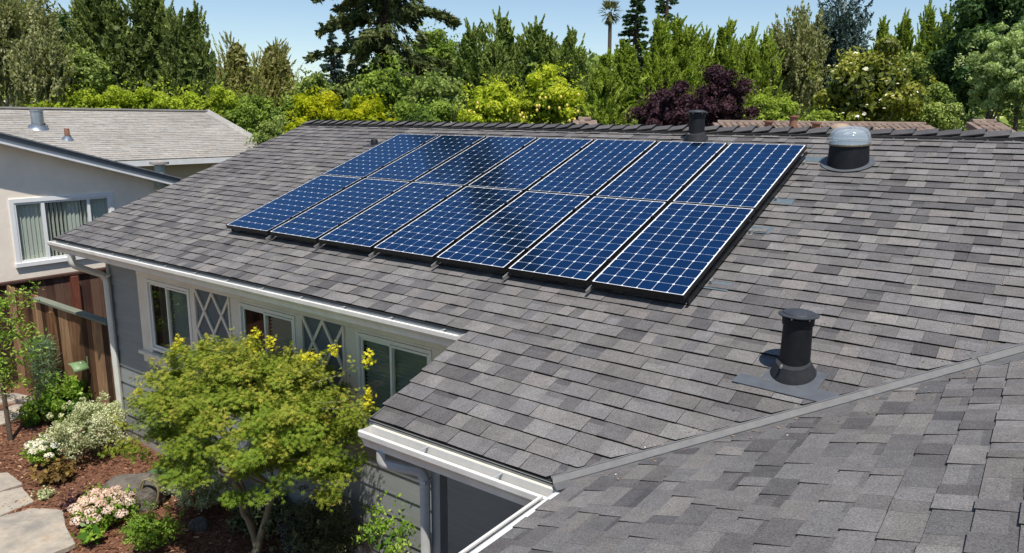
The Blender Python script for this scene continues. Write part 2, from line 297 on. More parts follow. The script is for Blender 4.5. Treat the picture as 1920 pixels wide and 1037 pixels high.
class MB:
    """collects shapes in world coordinates, then links them as one mesh object"""
    def __init__(s): s.v = []; s.f = []; s.sh = []; s.sm = []
    def add(s, v, f, sh=0.5, smooth=False):
        b = len(s.v); s.v += [tuple(map(float, p)) for p in v]; s.f += [tuple(i+b for i in q) for q in f]; s.sh += [sh]*len(f); s.sm += [smooth]*len(f); return s
    def box(s, x0, x1, y0, y1, z0, z1, sh=0.5):
        v = [(x, y, z) for x in (x0, x1) for y in (y0, y1) for z in (z0, z1)]
        return s.add(v, [(0, 1, 3, 2), (4, 6, 7, 5), (0, 4, 5, 1), (2, 3, 7, 6), (0, 2, 6, 4), (1, 5, 7, 3)], sh)
    def bar(s, a, b, w, t, side=(0, 1, 0), sh=0.5):
        """box from a to b, w wide along `side`, t thick across"""
        a = np.array(a, float); b = np.array(b, float); d = b-a; d /= np.linalg.norm(d)
        sd_ = np.array(side, float); sd_ -= d*(sd_@d); sd_ /= np.linalg.norm(sd_); n = np.cross(d, sd_)
        v = [p+sd_*w/2*i+n*t/2*j for p in (a, b) for i in (-1, 1) for j in (-1, 1)]
        return s.add(v, [(0, 1, 3, 2), (4, 6, 7, 5), (0, 4, 5, 1), (2, 3, 7, 6), (0, 2, 6, 4), (1, 5, 7, 3)], sh)
    def prism(s, poly, a, b, sh=0.5):
        """poly: list of 3-D points (planar), swept from offset a to offset b (vectors)"""
        n = len(poly); a = np.array(a, float); b = np.array(b, float)
        v = [np.array(p)+a for p in poly]+[np.array(p)+b for p in poly]
        return s.add(v, [tuple(range(n))[::-1], tuple(range(n, 2*n))]+[(i, (i+1) % n, n+(i+1) % n, n+i) for i in range(n)], sh)
    def tube(s, pts, rad, n=10, cap=True, sh=0.5, sq=None):
        pts = [np.array(p, float) for p in pts]; rad = rad if hasattr(rad, '__len__') else [rad]*len(pts)
        v = []; f = []; up = np.array([0.31, 0.17, 0.93])
        prev = None
        for i, p in enumerate(pts):
            d = pts[min(i+1, len(pts)-1)]-pts[max(i-1, 0)]; d /= np.linalg.norm(d)
            if prev is None:
                sx = np.cross(up, d)
                if np.linalg.norm(sx) < 0.3: sx = np.cross(np.array([1.0, 0, 0]), d)
            else: sx = prev - d*(prev@d)
            sx /= np.linalg.norm(sx); prev = sx; sy = np.cross(d, sx)
            for k in range(n):
                a = 2*math.pi*k/n; c, q = math.cos(a), math.sin(a)
                if sq: mm = (abs(c)**sq+abs(q)**sq)**(-1/sq); c *= mm; q *= mm
                v.append(p+rad[i]*(c*sx+q*sy))
        for i in range(len(pts)-1):
            for k in range(n): f.append((i*n+k, i*n+(k+1) % n, (i+1)*n+(k+1) % n, (i+1)*n+k))
        if cap: f += [tuple(range(n))[::-1], tuple(range((len(pts)-1)*n, len(pts)*n))]
        return s.add(v, f, sh, True)
    def lathe(s, base, prof, n=28, axis=(0, 0, 1), sh=0.5, cap0=False, cap1=True):
        ax = np.array(axis, float); ax /= np.linalg.norm(ax); sx = np.cross([0, 1, 0.0], ax); sx /= np.linalg.norm(sx); sy = np.cross(ax, sx)
        v = []; f = []; base = np.array(base, float)
        for r, h in prof:
            for k in range(n):
                a = 2*math.pi*k/n; v.append(base+ax*h+r*(math.cos(a)*sx+math.sin(a)*sy))
        for i in range(len(prof)-1):
            for k in range(n): f.append((i*n+k, i*n+(k+1) % n, (i+1)*n+(k+1) % n, (i+1)*n+k))
        if cap0: f.append(tuple(range(n))[::-1])
        if cap1: f.append(tuple(range((len(prof)-1)*n, len(prof)*n)))
        return s.add(v, f, sh, True)
    def build(s, name, mt, parent=None, bevel=0, autosmooth=True):
        off = wloc(parent) if parent is not None else np.zeros(3)
        me = bpy.data.meshes.new(name); me.from_pydata([tuple(np.array(p)-off) for p in s.v], [], s.f); me.update()
        a = me.attributes.new('shade', 'FLOAT', 'FACE'); a.data.foreach_set('value', np.array(s.sh, np.float32))
        me.polygons.foreach_set('use_smooth', np.array(s.sm, bool))
        if any(s.sm): me.set_sharp_from_angle(angle=R(40))
        o = link(name, me, mt, parent)
        if bevel:
            bv = o.modifiers.new('bevel', 'BEVEL'); bv.width = bevel; bv.segments = 2; bv.limit_method = 'ANGLE'
        return o

def sheet(name, pts, mt, parent=None, **k):
    return MB().add(pts, [tuple(range(len(pts)))]).build(name, mt, parent)

# ------------------------------------------------------------------ GROUND
o = sheet('ground', [(-400, -300, G-0.06), (400, -300, G-0.06), (400, 500, G-0.06), (-400, 500, G-0.06)], M['ground']); tag(o, kind='structure')
nx, ny = 70, 60
X_, Y_ = np.meshgrid(np.linspace(-6.6, 6.5, nx), np.linspace(-8, 0.6, ny), indexing='ij')
Z_ = G + 0.02*np.sin(X_*2.1+Y_)+0.02*np.sin(Y_*3.3-X_*1.2)
v = np.stack([X_, Y_, Z_], -1).reshape(-1, 3); ii = np.arange(nx*ny).reshape(nx, ny)
f4 = np.stack([ii[:-1, :-1], ii[1:, :-1], ii[1:, 1:], ii[:-1, 1:]], -1).reshape(-1, 4)
tag(link('garden_bed', mesh_np('garden_bed', v, f4, smooth=True), M['mulch']), kind='structure')
o = MB().box(4.0, 6.24, -9, -1.75, G-0.05, G+0.05).build('bounce_slab', M['concrete']); tag(o, kind='structure')  # unseen pale slab, added to bounce sunlight up under the porch
def gz(x, y): return G + 0.02*math.sin(x*2.1+y)+0.02*math.sin(y*3.3-x*1.2)

# ------------------------------------------------------------------ HOUSE
RX0, EY, RY, RX1 = -2.95, -0.70, 3.68, 12.5        # left rake, main eave, ridge, right end
EX0, EY2 = 4.35, -1.80                              # left rake and eave of the lower extension
def xv(y): return 5.913+1.052*(y+1.758)             # valley line
WX0 = 6.02
def zw(x): return zm(-1.758+(x-5.913)/1.052)        # wing roof surface
TW = math.atan((zw(7)-zw(6)))                       # wing pitch
house = thing('house', (0, 0, G), 'grey blue house whose shingled roof carries the solar panels and fills the foreground', 'house')

roof = MB()
# main deck: polygon along the slope, just under the shingles
def dk(x, y, t=0.012): return (x, y, zm(y)-t)
EYd = -1.768
P = [dk(RX0, EY), dk(EX0, EY), dk(EX0, EYd), dk(xv(EYd), EYd), dk(xv(RY), RY), dk(RX0, RY)]
roof.prism(P, (0, 0, 0), (0, 0, -0.03))
P = [(WX0-0.02, -1.66, zw(WX0-0.02)-0.012), (WX0-0.02, -8, zw(WX0-0.02)-0.012), (10.5, -8, zw(10.5)-0.012), (10.5, -1.758+(10.5-5.913)/1.052, zw(10.5)-0.012)]
roof.prism(P, (0, 0, 0), (0, 0, -0.03))
roof.prism([dk(RX0, RY+0.002), dk(xv(RY), RY+0.002), (xv(RY), 8.1, zm(EY)-.012), (RX0, 8.1, zm(EY)-.012)], (0, 0, 0), (0, 0, -0.05))
roof_o = roof.build('roof', M['deck'], house)

# --- shingle tabs
def clip(poly, a, b, c):
    """keep a*x+b*y+c >= 0"""
    out = []
    for i in range(len(poly)):
        p, q = poly[i], poly[(i+1) % len(poly)]; dp = a*p[0]+b*p[1]+c; dq = a*q[0]+b*q[1]+c
        if dp >= 0: out.append(p)
        if (dp >= 0) != (dq >= 0):
            t = dp/(dp-dq); out.append((p[0]+t*(q[0]-p[0]), p[1]+t*(q[1]-p[1])))
    return out
EXPO = 0.1425
def tabs(u0, u1, s0, s1, mapf, clips, seed, wr=(0.085, 0.235), expo=EXPO, thick=1.0, wob=1.0):
    """tabs of one roof plane. u along the course, s up the slope. mapf(u, s, h) -> 3-D point, clips(u range, course) -> half planes"""
    r = random.Random(seed); out = []
    n = int(math.ceil((s1-s0)/expo))
    for k in range(n):
        sa = s0+k*expo; sb = min(sa+expo+0.004, s1)
        u = u0 - r.random()*0.3; lvl = r.random() < .5; prev = 0.5; ph = r.random()*6
        run = 0
        while u < u1:
            w = r.uniform(*wr); ub = u+w
            if run <= 0: run = r.randint(2, 4)
            run -= 1
            c = r.random()
            sh = r.gauss(0.58, .09) if c < .60 else (r.gauss(0.26, .12) if c < .83 else r.gauss(0.80, .07))
            if abs(sh-prev) < .06: sh -= .1
            prev = sh; lvl = not lvl if r.random() < .7 else lvl
            j = (0.0 if lvl else 0.003)+r.uniform(-.0015, .0015)
            j2 = j + wob*r.uniform(-.0015, .0015)
            poly = [(u+0.0008, sa+j), (ub-0.0008, sa+j2), (ub-0.0008, sb), (u+0.0008, sb)]
            for cl in clips: poly = clip(poly, *cl(k) if callable(cl) else cl)
            if len(poly) >= 3:
                poly = [p for i, p in enumerate(poly) if (abs(p[0]-poly[i-1][0])+abs(p[1]-poly[i-1][1])) > 1e-4]
            if len(poly) >= 3:
                t = (0.0130 if lvl else 0.0085)*thick
                top = []; bot = []; subs = []; band = r.random() < .38 and not lvl; bf = r.uniform(.60, .78); bs = r.uniform(.22, .38); hue = r.random()
                for (a, b_) in poly:
                    fr = (b_-sa)/expo
                    wv = wob*0.0016*(math.sin(a*5.1+ph)+math.sin(a*11.3+k))*(1-fr)
                    top.append(mapf(a, b_, max(0.0, t*(1.25-fr)+wv+0.001))); bot.append(mapf(a, b_, -0.006))
                if band:
                    sm_ = sa+expo*bf
                    def H_(a, b_): return mapf(a, b_, max(0.0, t*(1.25-(b_-sa)/expo)+wob*0.0016*(math.sin(a*5.1+ph)+math.sin(a*11.3+k))*(1-(b_-sa)/expo)+0.001))
                    lo_, hi_ = clip(poly, 0, -1, sm_), clip(poly, 0, 1, -sm_)
                    if len(lo_) >= 3 and len(hi_) >= 3: subs = [([H_(*q_) for q_ in lo_], max(0, min(1, sh))), ([H_(*q_) for q_ in hi_], max(0, min(1, sh-bs)))]
                if not subs: subs = [(top, max(0, min(1, sh)))]
                out.append((top, bot, subs, hue))
            u = ub
    return out
def tab_geo(t):
    top, bot, subs, hue = t; n = len(top)
    v = list(top)+list(bot); f = [(i, n+i, n+(i+1) % n, (i+1) % n) for i in range(n)]; sh = [0.3]*n; ed = [1.0]*n
    for p_, s_ in subs:
        b0 = len(v); v += p_; f.append(tuple(range(b0, b0+len(p_)))); sh.append(s_); ed.append(0.0)
    return v, f, sh, ed, [hue]*len(f)
def mapmain(u, s, h):                  # s measured in y along the plan / cos
    y = s*COS
    return (u, y-h*SIN, zm(y)+h*COS)
sE, sE2, sR = EY/COS, EY2/COS, (RY-0.02)/COS
rakej = [random.uniform(-.012, .012) for _ in range(60)]
def rkl(k): return (1, 0, -(RX0-0.02+rakej[k % 60]))
def rkl2(k): return (1, 0, -(EX0-0.02+rakej[(k+20) % 60]))
vcl = (-1, 1.052*COS, 5.913+1.052*1.758-0.105)     # x < xv(y) - gap
nlow = int(round((sE-sE2)/EXPO)); sE2a = sE-nlow*EXPO
T_low = tabs(EX0-0.1, 8.2, sE2a, sE, mapmain, [rkl2, vcl], 3)
T_main = tabs(RX0-0.1, RX1, sE, sR, mapmain, [rkl, vcl], 4)
cw, sw = math.cos(TW), math.sin(TW)
def mapwing(u, s, h):
    x = s*cw
    return (x-h*sw, u, zw(x)+h*cw)
# for the wing, u = y, s = x / cos
wcl = (-1, cw/1.052, -1.758-5.913/1.052-0.075)     # y < valley y(x) - gap
T_wing = tabs(-8, 3.0, (WX0-0.02)/cw, 10.4/cw, mapwing, [wcl], 5)
# far slope is out of sight; near 300 tabs are single parts, the rest one joined part
allp = []
for tl, mf in ((T_low, 0), (T_main, 1), (T_wing, 2)):
    for t in tl:
        c = np.mean(np.array(t[0]), 0); u, v, z = proj(c)
        ar = 0
        hid = (mf == 1 and -0.02 < c[0] < 5.87 and 0 < c[1] < 3.0)
        if z > 0.3 and 0 < u < 1920 and 0 < v < 1037 and not hid:
            pp = [proj(p)[:2] for p in t[0]]
            ar = abs(sum(pp[i-1][0]*pp[i][1]-pp[i][0]*pp[i-1][1] for i in range(len(pp))))/2
        allp.append((ar, t))
allp.sort(key=lambda a: -a[0])
off = wloc(roof_o)
for ar, t in allp[:296]:
    v, f, sh, ed, hu_ = tab_geo(t)
    link('shingle', mesh_np('shingle', np.array(v)-off, None, f, sh, ed, hue=hu_), M['shingle'], roof_o)
V, Fc, SH, ED, HU = [], [], [], [], []
for ar, t in allp[296:]:
    v, f, sh, ed, hu_ = tab_geo(t); b0 = len(V); V += v; Fc += [tuple(i+b0 for i in q) for q in f]; SH += sh; ED += ed; HU += hu_
tag(link('shingle_field', mesh_np('shingle_field', np.array(V)-off, None, Fc, SH, ED, hue=HU), M['shingle'], roof_o), kind='stuff')
# back slope plain shingle sheet (seen by nobody, keeps light out)
# black starter strip, painting the shadow line under the first course
MB().bar((RX0-0.02, EY-0.010, zm(EY)-0.006), (EX0-0.02, EY-0.010, zm(EY)-0.006), 0.03, 0.008, (0, 1, 0)).bar((EX0-0.02, sE2a*COS-0.006, zm(EY2)+0.002), (5.87, sE2a*COS-0.006, zm(EY2)+0.002), 0.03, 0.006, (0, 1, 0)).build('starter_shadow_strip', M['dark'], roof_o)

# --- ridge vent and ridge caps
rz = zm(RY)
MB().prism([(RX0, RY-0.17, zm(RY-0.17)+0.004), (RX0, RY-0.17, zm(RY-0.17)+0.030), (RX0, RY, rz+0.035), (RX0, RY+0.17, zm(RY-0.17)+0.030), (RX0, RY+0.17, zm(RY-0.17)+0.004)], (0, 0, 0), (RX1-RX0, 0, 0)).build('ridge_vent', M['dark'], roof_o)
x = RX0-0.02; k = 0
nail = MB()
while x < RX1-0.3:
    wd = 0.205+random.uniform(-.012, .012); L_ = wd+0.07
    wy = 0.155+random.uniform(-.008, .008)
    za, zb = 0.032, 0.066+random.uniform(-.004, .008)
    j = random.uniform(-.008, .008)
    pts = []
    for (xx, hh) in ((x, za), (x+L_, zb)):
        for (yy) in (-wy, -0.02, 0.02, wy):
            pts.append((xx+(j if abs(yy) > .1 else 0), RY+yy, rz-abs(yy)*TAN+hh))
    top = [(0, 4, 5, 1), (1, 5, 6, 2), (2, 6, 7, 3)]
    lo = [(p[0], p[1], p[2]-0.014) for p in pts]
    v = pts+lo; f = top+[tuple(i+8 for i in q)[::-1] for q in top]+[(0, 8, 12, 4), (3, 7, 15, 11), (4, 12, 13, 5), (5, 13, 14, 6), (6, 14, 15, 7), (0, 1, 9, 8), (1, 2, 10, 9), (2, 3, 11, 10)]
    sh = [random.choice((0.05, 0.12, 0.2, 0.3))]*3
    me = mesh_np('ridge_cap', np.array(v)-off, None, f, sh+[0.2]*(len(f)-3), [0]*3+[1]*(len(f)-3))
    link('ridge_cap', me, M['shingle'], roof_o)
    nail.box(x+0.1, x+0.115, RY-0.178, RY-0.168, zm(RY-0.17)+0.010, zm(RY-0.17)+0.018)
    x += wd; k += 1
tag(nail.build('ridge_nails', M['rail'], roof_o), kind='stuff')

# --- valley flashing: W-profile metal, two lapped lengths
def valley(xa, xb, lift, nm):
    va = np.array([1.052, 1.0, TAN]); va /= np.linalg.norm(va)
    def P(x):
        y = -1.758+(x-5.913)/1.052; return np.array([x, y, zm(y)])
    a, b_ = P(xa), P(xb)
    nA = np.array([-1.0, 1.052, 0]); nA /= np.linalg.norm(nA)       # towards the main roof side in plan
    up = np.array([0, 0, 1.0])
    def side(d, x0):                                                  # roof height at distance d across the valley
        p = P(x0)+nA*d
        return (zm(p[1]) if d > 0 else zw(p[0]))
    prof = [(0.115, 0.003), (0.036, 0.010), (0.030, 0.034), (0.024, 0.035), (-0.006, 0.014), (-0.036, 0.012), (-0.040, 0.022), (-0.045, 0.010), (-0.115, 0.003)]
    mb = MB(); rows = []
    for x0 in (xa, xb):
        row = []
        for d, h in prof:
            p = P(x0)+nA*d; p[2] = side(d, x0)+h+lift; row.append(p)
        rows.append(row)
    n = len(prof)
    v = rows[0]+rows[1]+[p-[0, 0, .003] for p in rows[0]]+[p-[0, 0, .003] for p in rows[1]]
    f = [(i, n+i, n+i+1, i+1) for i in range(n-1)]+[(2*n+i, 2*n+i+1, 3*n+i+1, 3*n+i) for i in range(n-1)]
    f += [(i, i+1, 2*n+i+1, 2*n+i) for i in range(n-1)]+[(n+i, 3*n+i, 3*n+i+1, n+i+1) for i in range(n-1)]
    mb.add(v, f); return mb.build(nm, M['flash_lite'], roof_o)
valley(5.865, 7.76, 0.0, 'valley_flashing'); valley(7.735, 11.0, 0.008, 'valley_flashing')
def hem(xa, xb, d, h, wd, nm='flashing_hem'):
    nA = np.array([-1.0, 1.052, 0]); nA /= np.linalg.norm(nA); q = []
    for x in (xa, xb):
        y = -1.758+(x-5.913)/1.052; p = np.array([x, y, 0.0])+nA*d; p[2] = (zm(p[1]) if d > 0 else zw(p[0]))+h; q.append(p)
    MB().bar(q[0], q[1], wd, 0.004, tuple(nA)).build(nm, M['rail'], roof_o)
for xa, xb, l_ in ((5.93, 7.735, 0), (7.74, 11, .008)): hem(xa, xb, 0.027, 0.0385+l_, .007); hem(xa, xb, -0.041, 0.025+l_, .006)

# --- fascias and gutters
def shell(profile, t=0.003):
    """closed loop from an open 2-D profile given a thickness"""
    pr = [np.array(p, float) for p in profile]; off_ = []
    for i, p in enumerate(pr):
        d = pr[min(i+1, len(pr)-1)]-pr[max(i-1, 0)]; d /= np.linalg.norm(d); off_.append(p+t*np.array([d[1], -d[0]]))
    return pr+off_[::-1]
KPROF = [(0.0, 0.0), (0.0, -0.120), (-0.072, -0.120), (-0.078, -0.095), (-0.090, -0.070), (-0.108, -0.050), (-0.120, -0.034), (-0.122, -0.004), (-0.122, 0.003), (-0.102, 0.007), (-0.102, -0.004)]
def gutter(a, b, outward, nm, mt, caps=(True, True)):
    """K-style gutter from a to b (top of the back edge), outward = plan unit vector"""
    a = np.array(a, float); b = np.array(b, float); ow = np.array([*outward, 0.0]); lp = shell(KPROF); n = len(lp)
    va = [a-ow*p[0]+np.array([0, 0, p[1]]) for p in lp]; vb = [b-ow*p[0]+np.array([0, 0, p[1]]) for p in lp]
    mb = MB(); mb.add(va+vb, [(i, (i+1) % n, n+(i+1) % n, n+i) for i in range(n)])
    d = (b-a)/np.linalg.norm(b-a)
    for c, base, sg in ((caps[0], a, 1), (caps[1], b, -1)):
        if c:
            poly = [base-ow*p[0]+np.array([0, 0, p[1]]) for p in KPROF[:-2]]
            mb.prism(poly, (0, 0, 0), tuple(d*sg*0.003))
    return mb.build(nm, mt, house)
g = gutter((-2.87, EY-0.012, zm(EY)-0.012), (4.33, EY-0.012, zm(EY)-0.012), (0, -1), 'gutter', M['gutter'])
g2 = gutter((4.38, EY2-0.012, zm(EY2)-0.020), (5.99, EY2-0.012, zm(EY2)-0.020), (0, -1), 'gutter', M['gutter'], (True, False))
tag(g2, 'short white gutter on the lower eave')
# wing gutter: lip and trough
gw = gutter((6.000, -1.955, zm(EY2)+0.004), (6.000, -8, zm(EY2)+0.004), (-1, 0), 'gutter', M['gutter'], (False, False))
MB().box(-2.86, 4.32, EY-0.082, EY-0.022, zm(EY)-0.122, zm(EY)-0.070).box(4.39, 5.97, EY2-0.082, EY2-0.022, zm(EY2)-0.130, zm(EY2)-0.078).build('gutter_shade_liner', M['shade_liner'], house)  # liner added to darken the trough floor like shade
ap = MB()
cv = [(5.915, -0.018), (5.925, 0.004), (5.945, 0.016), (5.985, 0.026), (6.03, 0.036)]
zb0 = zm(EY2)+0.008
va = [(x, -1.90, zb0+h) for x, h in cv]; vb = [(x, -8, zb0+h) for x, h in cv]
n = len(cv); ap.add(va+vb+[(x, y, z-0.004) for x, y, z in va+vb], [(i, i+1, n+i+1, n+i) for i in range(n-1)]+[(2*n+i, 3*n+i, 3*n+i+1, 2*n+i+1) for i in range(n-1)]+[(0, n, 3*n, 2*n)]+[(i, 2*n+i, 2*n+i+1, i+1) for i in range(n-1)])
ap.build('eave_flashing', M['apron'], house)
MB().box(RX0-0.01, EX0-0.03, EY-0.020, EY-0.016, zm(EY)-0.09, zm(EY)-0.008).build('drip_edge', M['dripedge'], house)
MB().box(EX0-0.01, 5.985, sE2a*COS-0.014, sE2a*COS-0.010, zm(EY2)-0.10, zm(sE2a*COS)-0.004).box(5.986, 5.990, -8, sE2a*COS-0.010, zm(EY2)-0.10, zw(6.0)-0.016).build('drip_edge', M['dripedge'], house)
MB().box(RX0+0.04, EX0-0.01, EY+0.012-0.02, EY+0.02, zm(EY)-0.165, zm(EY)-0.016).build('fascia', M['trim'], house)
MB().box(EX0+0.03, 5.98, EY2-0.010, EY2+0.022, zm(EY2)-0.17, zm(EY2)-0.020).box(6.01, 6.04, -8, -1.83, zw(6.02)-0.19, zw(6.02)-0.02).build('fascia', M['trim'], house)
# barge boards below the rakes
for x0, ya, yb in ((RX0+0.005, EY, RY), (EX0+0.004, EY2, EY)):
    MB().prism([(x0, ya, zm(ya)-0.064), (x0, yb, zm(yb)-0.064), (x0, yb, zm(yb)-0.19), (x0, ya, zm(ya)-0.19)], (0, 0, 0), (0.025, 0, 0)).build('barge_board', M['trim'], house)
# soffits
MB().box(RX0+0.03, 5.9, EY+0.022, -0.25, zm(EY)-0.18, zm(EY)-0.165).build('soffit', M['trim'], house)
MB().box(EX0+0.035, 6.4, EY2+0.024, -0.705, zm(EY2)-0.19, zm(EY2)-0.175).build('soffit', M['trim'], house)

for k in range(12):
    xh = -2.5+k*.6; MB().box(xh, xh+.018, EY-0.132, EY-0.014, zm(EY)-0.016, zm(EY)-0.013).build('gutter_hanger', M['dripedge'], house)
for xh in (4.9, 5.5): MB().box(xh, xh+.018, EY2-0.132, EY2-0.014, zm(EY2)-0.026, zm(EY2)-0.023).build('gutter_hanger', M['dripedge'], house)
lvd = []; nd = 420
xd = rng.uniform(5.9, 8.6, nd); side_ = rng.random(nd) < .6; dd0 = rng.exponential(.16, nd)+.05
yd = -1.758+(xd-5.913)/1.052+np.where(side_, -dd0, dd0*.6); far_ = rng.random(nd) < .35; xd = np.where(far_, rng.uniform(-2, 8.5, nd), xd); yd = np.where(far_, rng.uniform(-.6, 3.5, nd), yd)
zd = np.where((xd > 5.913+1.052*(yd+1.758)), -1.758*TAN-H/COS+(xd-5.913)/1.052*TAN, yd*TAN-H/COS)+.016
ok = ~((yd < -1.7) & (xd < 6.05)); xd, yd, zd = xd[ok], yd[ok], zd[ok]; nd = len(xd); ad = rng.uniform(0, 6.28, nd); ld_ = rng.uniform(.004, .012, nd)
a_ = np.stack([np.cos(ad), np.sin(ad), rng.uniform(-.1, .4, nd)], -1)*ld_[:, None]; b_ = np.stack([-np.sin(ad), np.cos(ad), rng.uniform(-.1, .4, nd)], -1)*(ld_*.45)[:, None]; c_ = np.stack([xd, yd, zd], -1)
mdb = mat('dry_leaf_bits', (.2, .1, .05), .9); setc(mdb, ramp(mdb, [(0, (.10, .05, .03)), (.6, (.26, .14, .08)), (.9, (.36, .24, .14)), (1, (.75, .72, .66))], attr(mdb)))
tag(link('fallen_leaves', mesh_np('fallen_leaves', np.stack([c_-a_, c_+b_, c_+a_, c_-b_], 1).reshape(-1, 3), np.arange(4*nd).reshape(nd, 4), shade=rng.random(nd)), mdb), 'tiny dry leaf bits scattered on the shingles', 'leaf litter', kind='stuff')

# --- walls
WY = -0.28
wall = MB().box(-2.38, 9.5, WY+0.03, WY+0.16, G, -1.78).box(-2.38, 9.5, WY+0.03, WY+0.16, -0.76, -0.58).box(-2.38, -1.45, WY+0.031, WY+0.16, -1.779, -0.761).box(3.70, 9.5, WY+0.031, WY+0.16, -1.779, -0.761).box(-1.6, 3.9, WY+0.5, WY+0.6, -1.9, -0.6).build('wall', M['room'], house)
MB().box(-2.38, -2.25, WY+0.162, 7.6, G, -0.2).build('side_wall', M['siding'], house)
MB().box(-2.39, 9.5, WY-0.012, WY+0.028, G-0.1, G+0.16).build('foundation', M['concrete'], house)
def siding(x0, x1, ztop, zbot, lap=0.24, z_first=-3.12):
    z = z_first; r = random.Random(int(x0*10))
    while z < ztop-0.02:
        z1 = min(z+lap+0.02, ztop)
        if z1 > zbot:
            za = max(z, zbot); yb = WY-0.022; yt = WY-0.006-(0.016*(1-(z1-z)/(lap+.02)))
            v = [(x0, yb, za), (x1, yb, za), (x1, yt, z1), (x0, yt, z1), (x0, WY+0.02, za), (x1, WY+0.02, za), (x1, WY+0.02, z1), (x0, WY+0.02, z1)]
            MB().add(v, [(0, 1, 2, 3), (0, 4, 5, 1), (0, 3, 7, 4), (1, 5, 6, 2), (3, 2, 6, 7)]).build('siding_board', M['siding'], wall)
        z += lap
siding(-2.40, -1.62, -0.50, -1.9401, z_first=-1.965)
siding(-2.40, 5.95, -1.94, G+0.1)
siding(3.84, 5.95, -0.55, -1.9401, z_first=-1.965)
MB().box(-2.42, -2.345, WY-0.035, WY+0.05, G+0.17, -0.58).build('corner_board', M['siding'], wall)

# --- windows, trim and lattice
def window(gx0, gx1, z0, z1, x0, x1, blinds, label):
    """glass from gx0 to gx1; casing from x0 to x1"""
    w = thing('window', (0, 0, 0)); w.parent = house
    w.location = (0, 0, 0); tag(w, label)
    yf = WY-0.030
    fr = MB(); t = 0.055
    fr.box(x0, gx0-0.05, yf, WY+0.02, z0-0.09, z1+0.075).box(gx1+0.05, x1, yf, WY+0.02, z0-0.09, z1+0.075)
    fr.box(gx0-0.049, gx1+0.049, yf-0.002, WY+0.02, z1+0.05, z1+0.076)
    fr.build('casing', M['trim'], w, 0.003)
    MB().box(gx0-0.05, gx0-0.018, yf-0.012, WY+0.02, z0-0.03, z1+0.048).box(gx1+0.018, gx1+0.05, yf-0.012, WY+0.02, z0-0.03, z1+0.048).box(gx0-0.0175, gx1+0.0175, yf-0.010, WY+0.02, z1+0.010, z1+0.047).box(gx0-0.0175, gx1+0.0175, yf-0.010, WY+0.02, z0-0.045, z0-0.008).build('frame', M['sash'], w, 0.002)
    mx_ = gx0+(gx1-gx0)*0.47
    sp = MB()
    for a, b_, yy in ((gx0-0.016, mx_+0.02, yf+0.012), (mx_-0.02, gx1+0.016, yf-0.004)):
        sp.box(a, a+0.026, yy, yy+0.018, z0, z1).box(b_-0.026, b_, yy, yy+0.018, z0, z1).box(a+.026, b_-.026, yy+.001, yy+0.017, z1-0.022, z1).box(a+.026, b_-.026, yy+.001, yy+0.017, z0, z0+0.024)
    sp.build('sash', M['sash'], w)
    MB().box(gx0+0.005, mx_-0.004, yf+0.020, yf+0.024, z0+0.02, z1-0.02).build('pane', M['glass'], w)
    MB().box(mx_+0.004, gx1-0.005, yf+0.004, yf+0.008, z0+0.02, z1-0.02).build('pane', M['glass'], w)
    sl = MB()
    if blinds:
        k = 0; z = z1-0.03
        while z > z0:
            sl.bar((gx0 if blinds == 2 else mx_+.02, yf+0.062, z), (gx1, yf+0.062, z), 0.040, 0.0015, (0, 0.80, 0.60)); z -= 0.040; k += 1
        tag(sl.build('blind', M['blind'], w), kind='stuff')
    MB().box(x0-0.03, x1+0.02, WY-0.085, WY+0.02, z0-0.135, z0-0.092).build('sill', M['trim'], w, 0.004)
    MB().box(x0, x1, yf-0.001, WY+0.02, z0-0.25, z0-0.137).build('apron', M['trim'], w)
    return w
# hole for rooms: a dark recess behind the glass
for a, b_ in ((-1.36, -0.40), (0.66, 1.62), (2.60, 3.56)):
    pass
bpy.data.objects.remove(wall) if False else None
ZT, ZB = -0.84, -1.70
window(-1.33, -0.43, ZB, ZT, -1.62, -0.28, 1, 'first window beside the downspout corner, dark left pane')
window(0.69, 1.58, ZB, ZT, 0.46, 1.74, 1, 'middle window between the two lattice panels')
window(2.64, 3.53, ZB, ZT, 2.41, 3.84, 2, 'window nearest the porch roof with slatted blinds')
def lattice(x0, x1, z0, z1, label):
    w = thing('lattice_panel', (0, 0, 0)); w.parent = house; tag(w, label)
    MB().box(x0, x1, WY-0.005, WY+0.02, z0, z1).build('panel', M['lattice_panel'], w)
    hw, hh = (x1-x0)/4, 0.25
    for sgn in (1, -1):
        for k in range(-12, 12):
            # line z = z1 - hh/hw * sgn * (x - xs)
            xs = x0+2*k*hw
            a = np.array([xs, z1]); d = np.array([hw*sgn, -hh]); ts = []
            tlo, thi = 0, (z1-z0)/hh
            tx = sorted(((x0-a[0])/d[0], (x1-a[0])/d[0])); tlo = max(tlo, tx[0]); thi = min(thi, tx[1])
            if thi-tlo > 0.1:
                p, q = a+d*tlo, a+d*thi
                MB().bar((p[0], WY-0.016-(0.003 if sgn > 0 else 0), p[1]), (q[0], WY-0.016-(0.003 if sgn > 0 else 0), q[1]), 0.020 if sgn > 0 else 0.014, 0.034, (0, 1, 0)).build('lattice_strip', M['trim'], w)
lattice(-0.28, 0.43, -1.77, ZT+0.07, 'diamond lattice panel between the first and middle windows')
lattice(1.74, 2.38, -1.77, ZT+0.07, 'diamond lattice panel between the middle window and the window nearest the porch')
tb = MB(); tb.box(-1.62, 3.86, WY-0.033, WY+0.02, ZT+0.078, -0.54)
tb.box(0.431, 0.459, WY-0.045, WY+0.02, -1.94, ZT+0.076).box(2.381, 2.409, WY-0.045, WY+0.02, -1.94, ZT+0.076)
tb.box(-0.279, 0.43, WY-0.031, WY+0.02, -1.94, -1.772).box(1.741, 2.38, WY-0.031, WY+0.02, -1.94, -1.772)
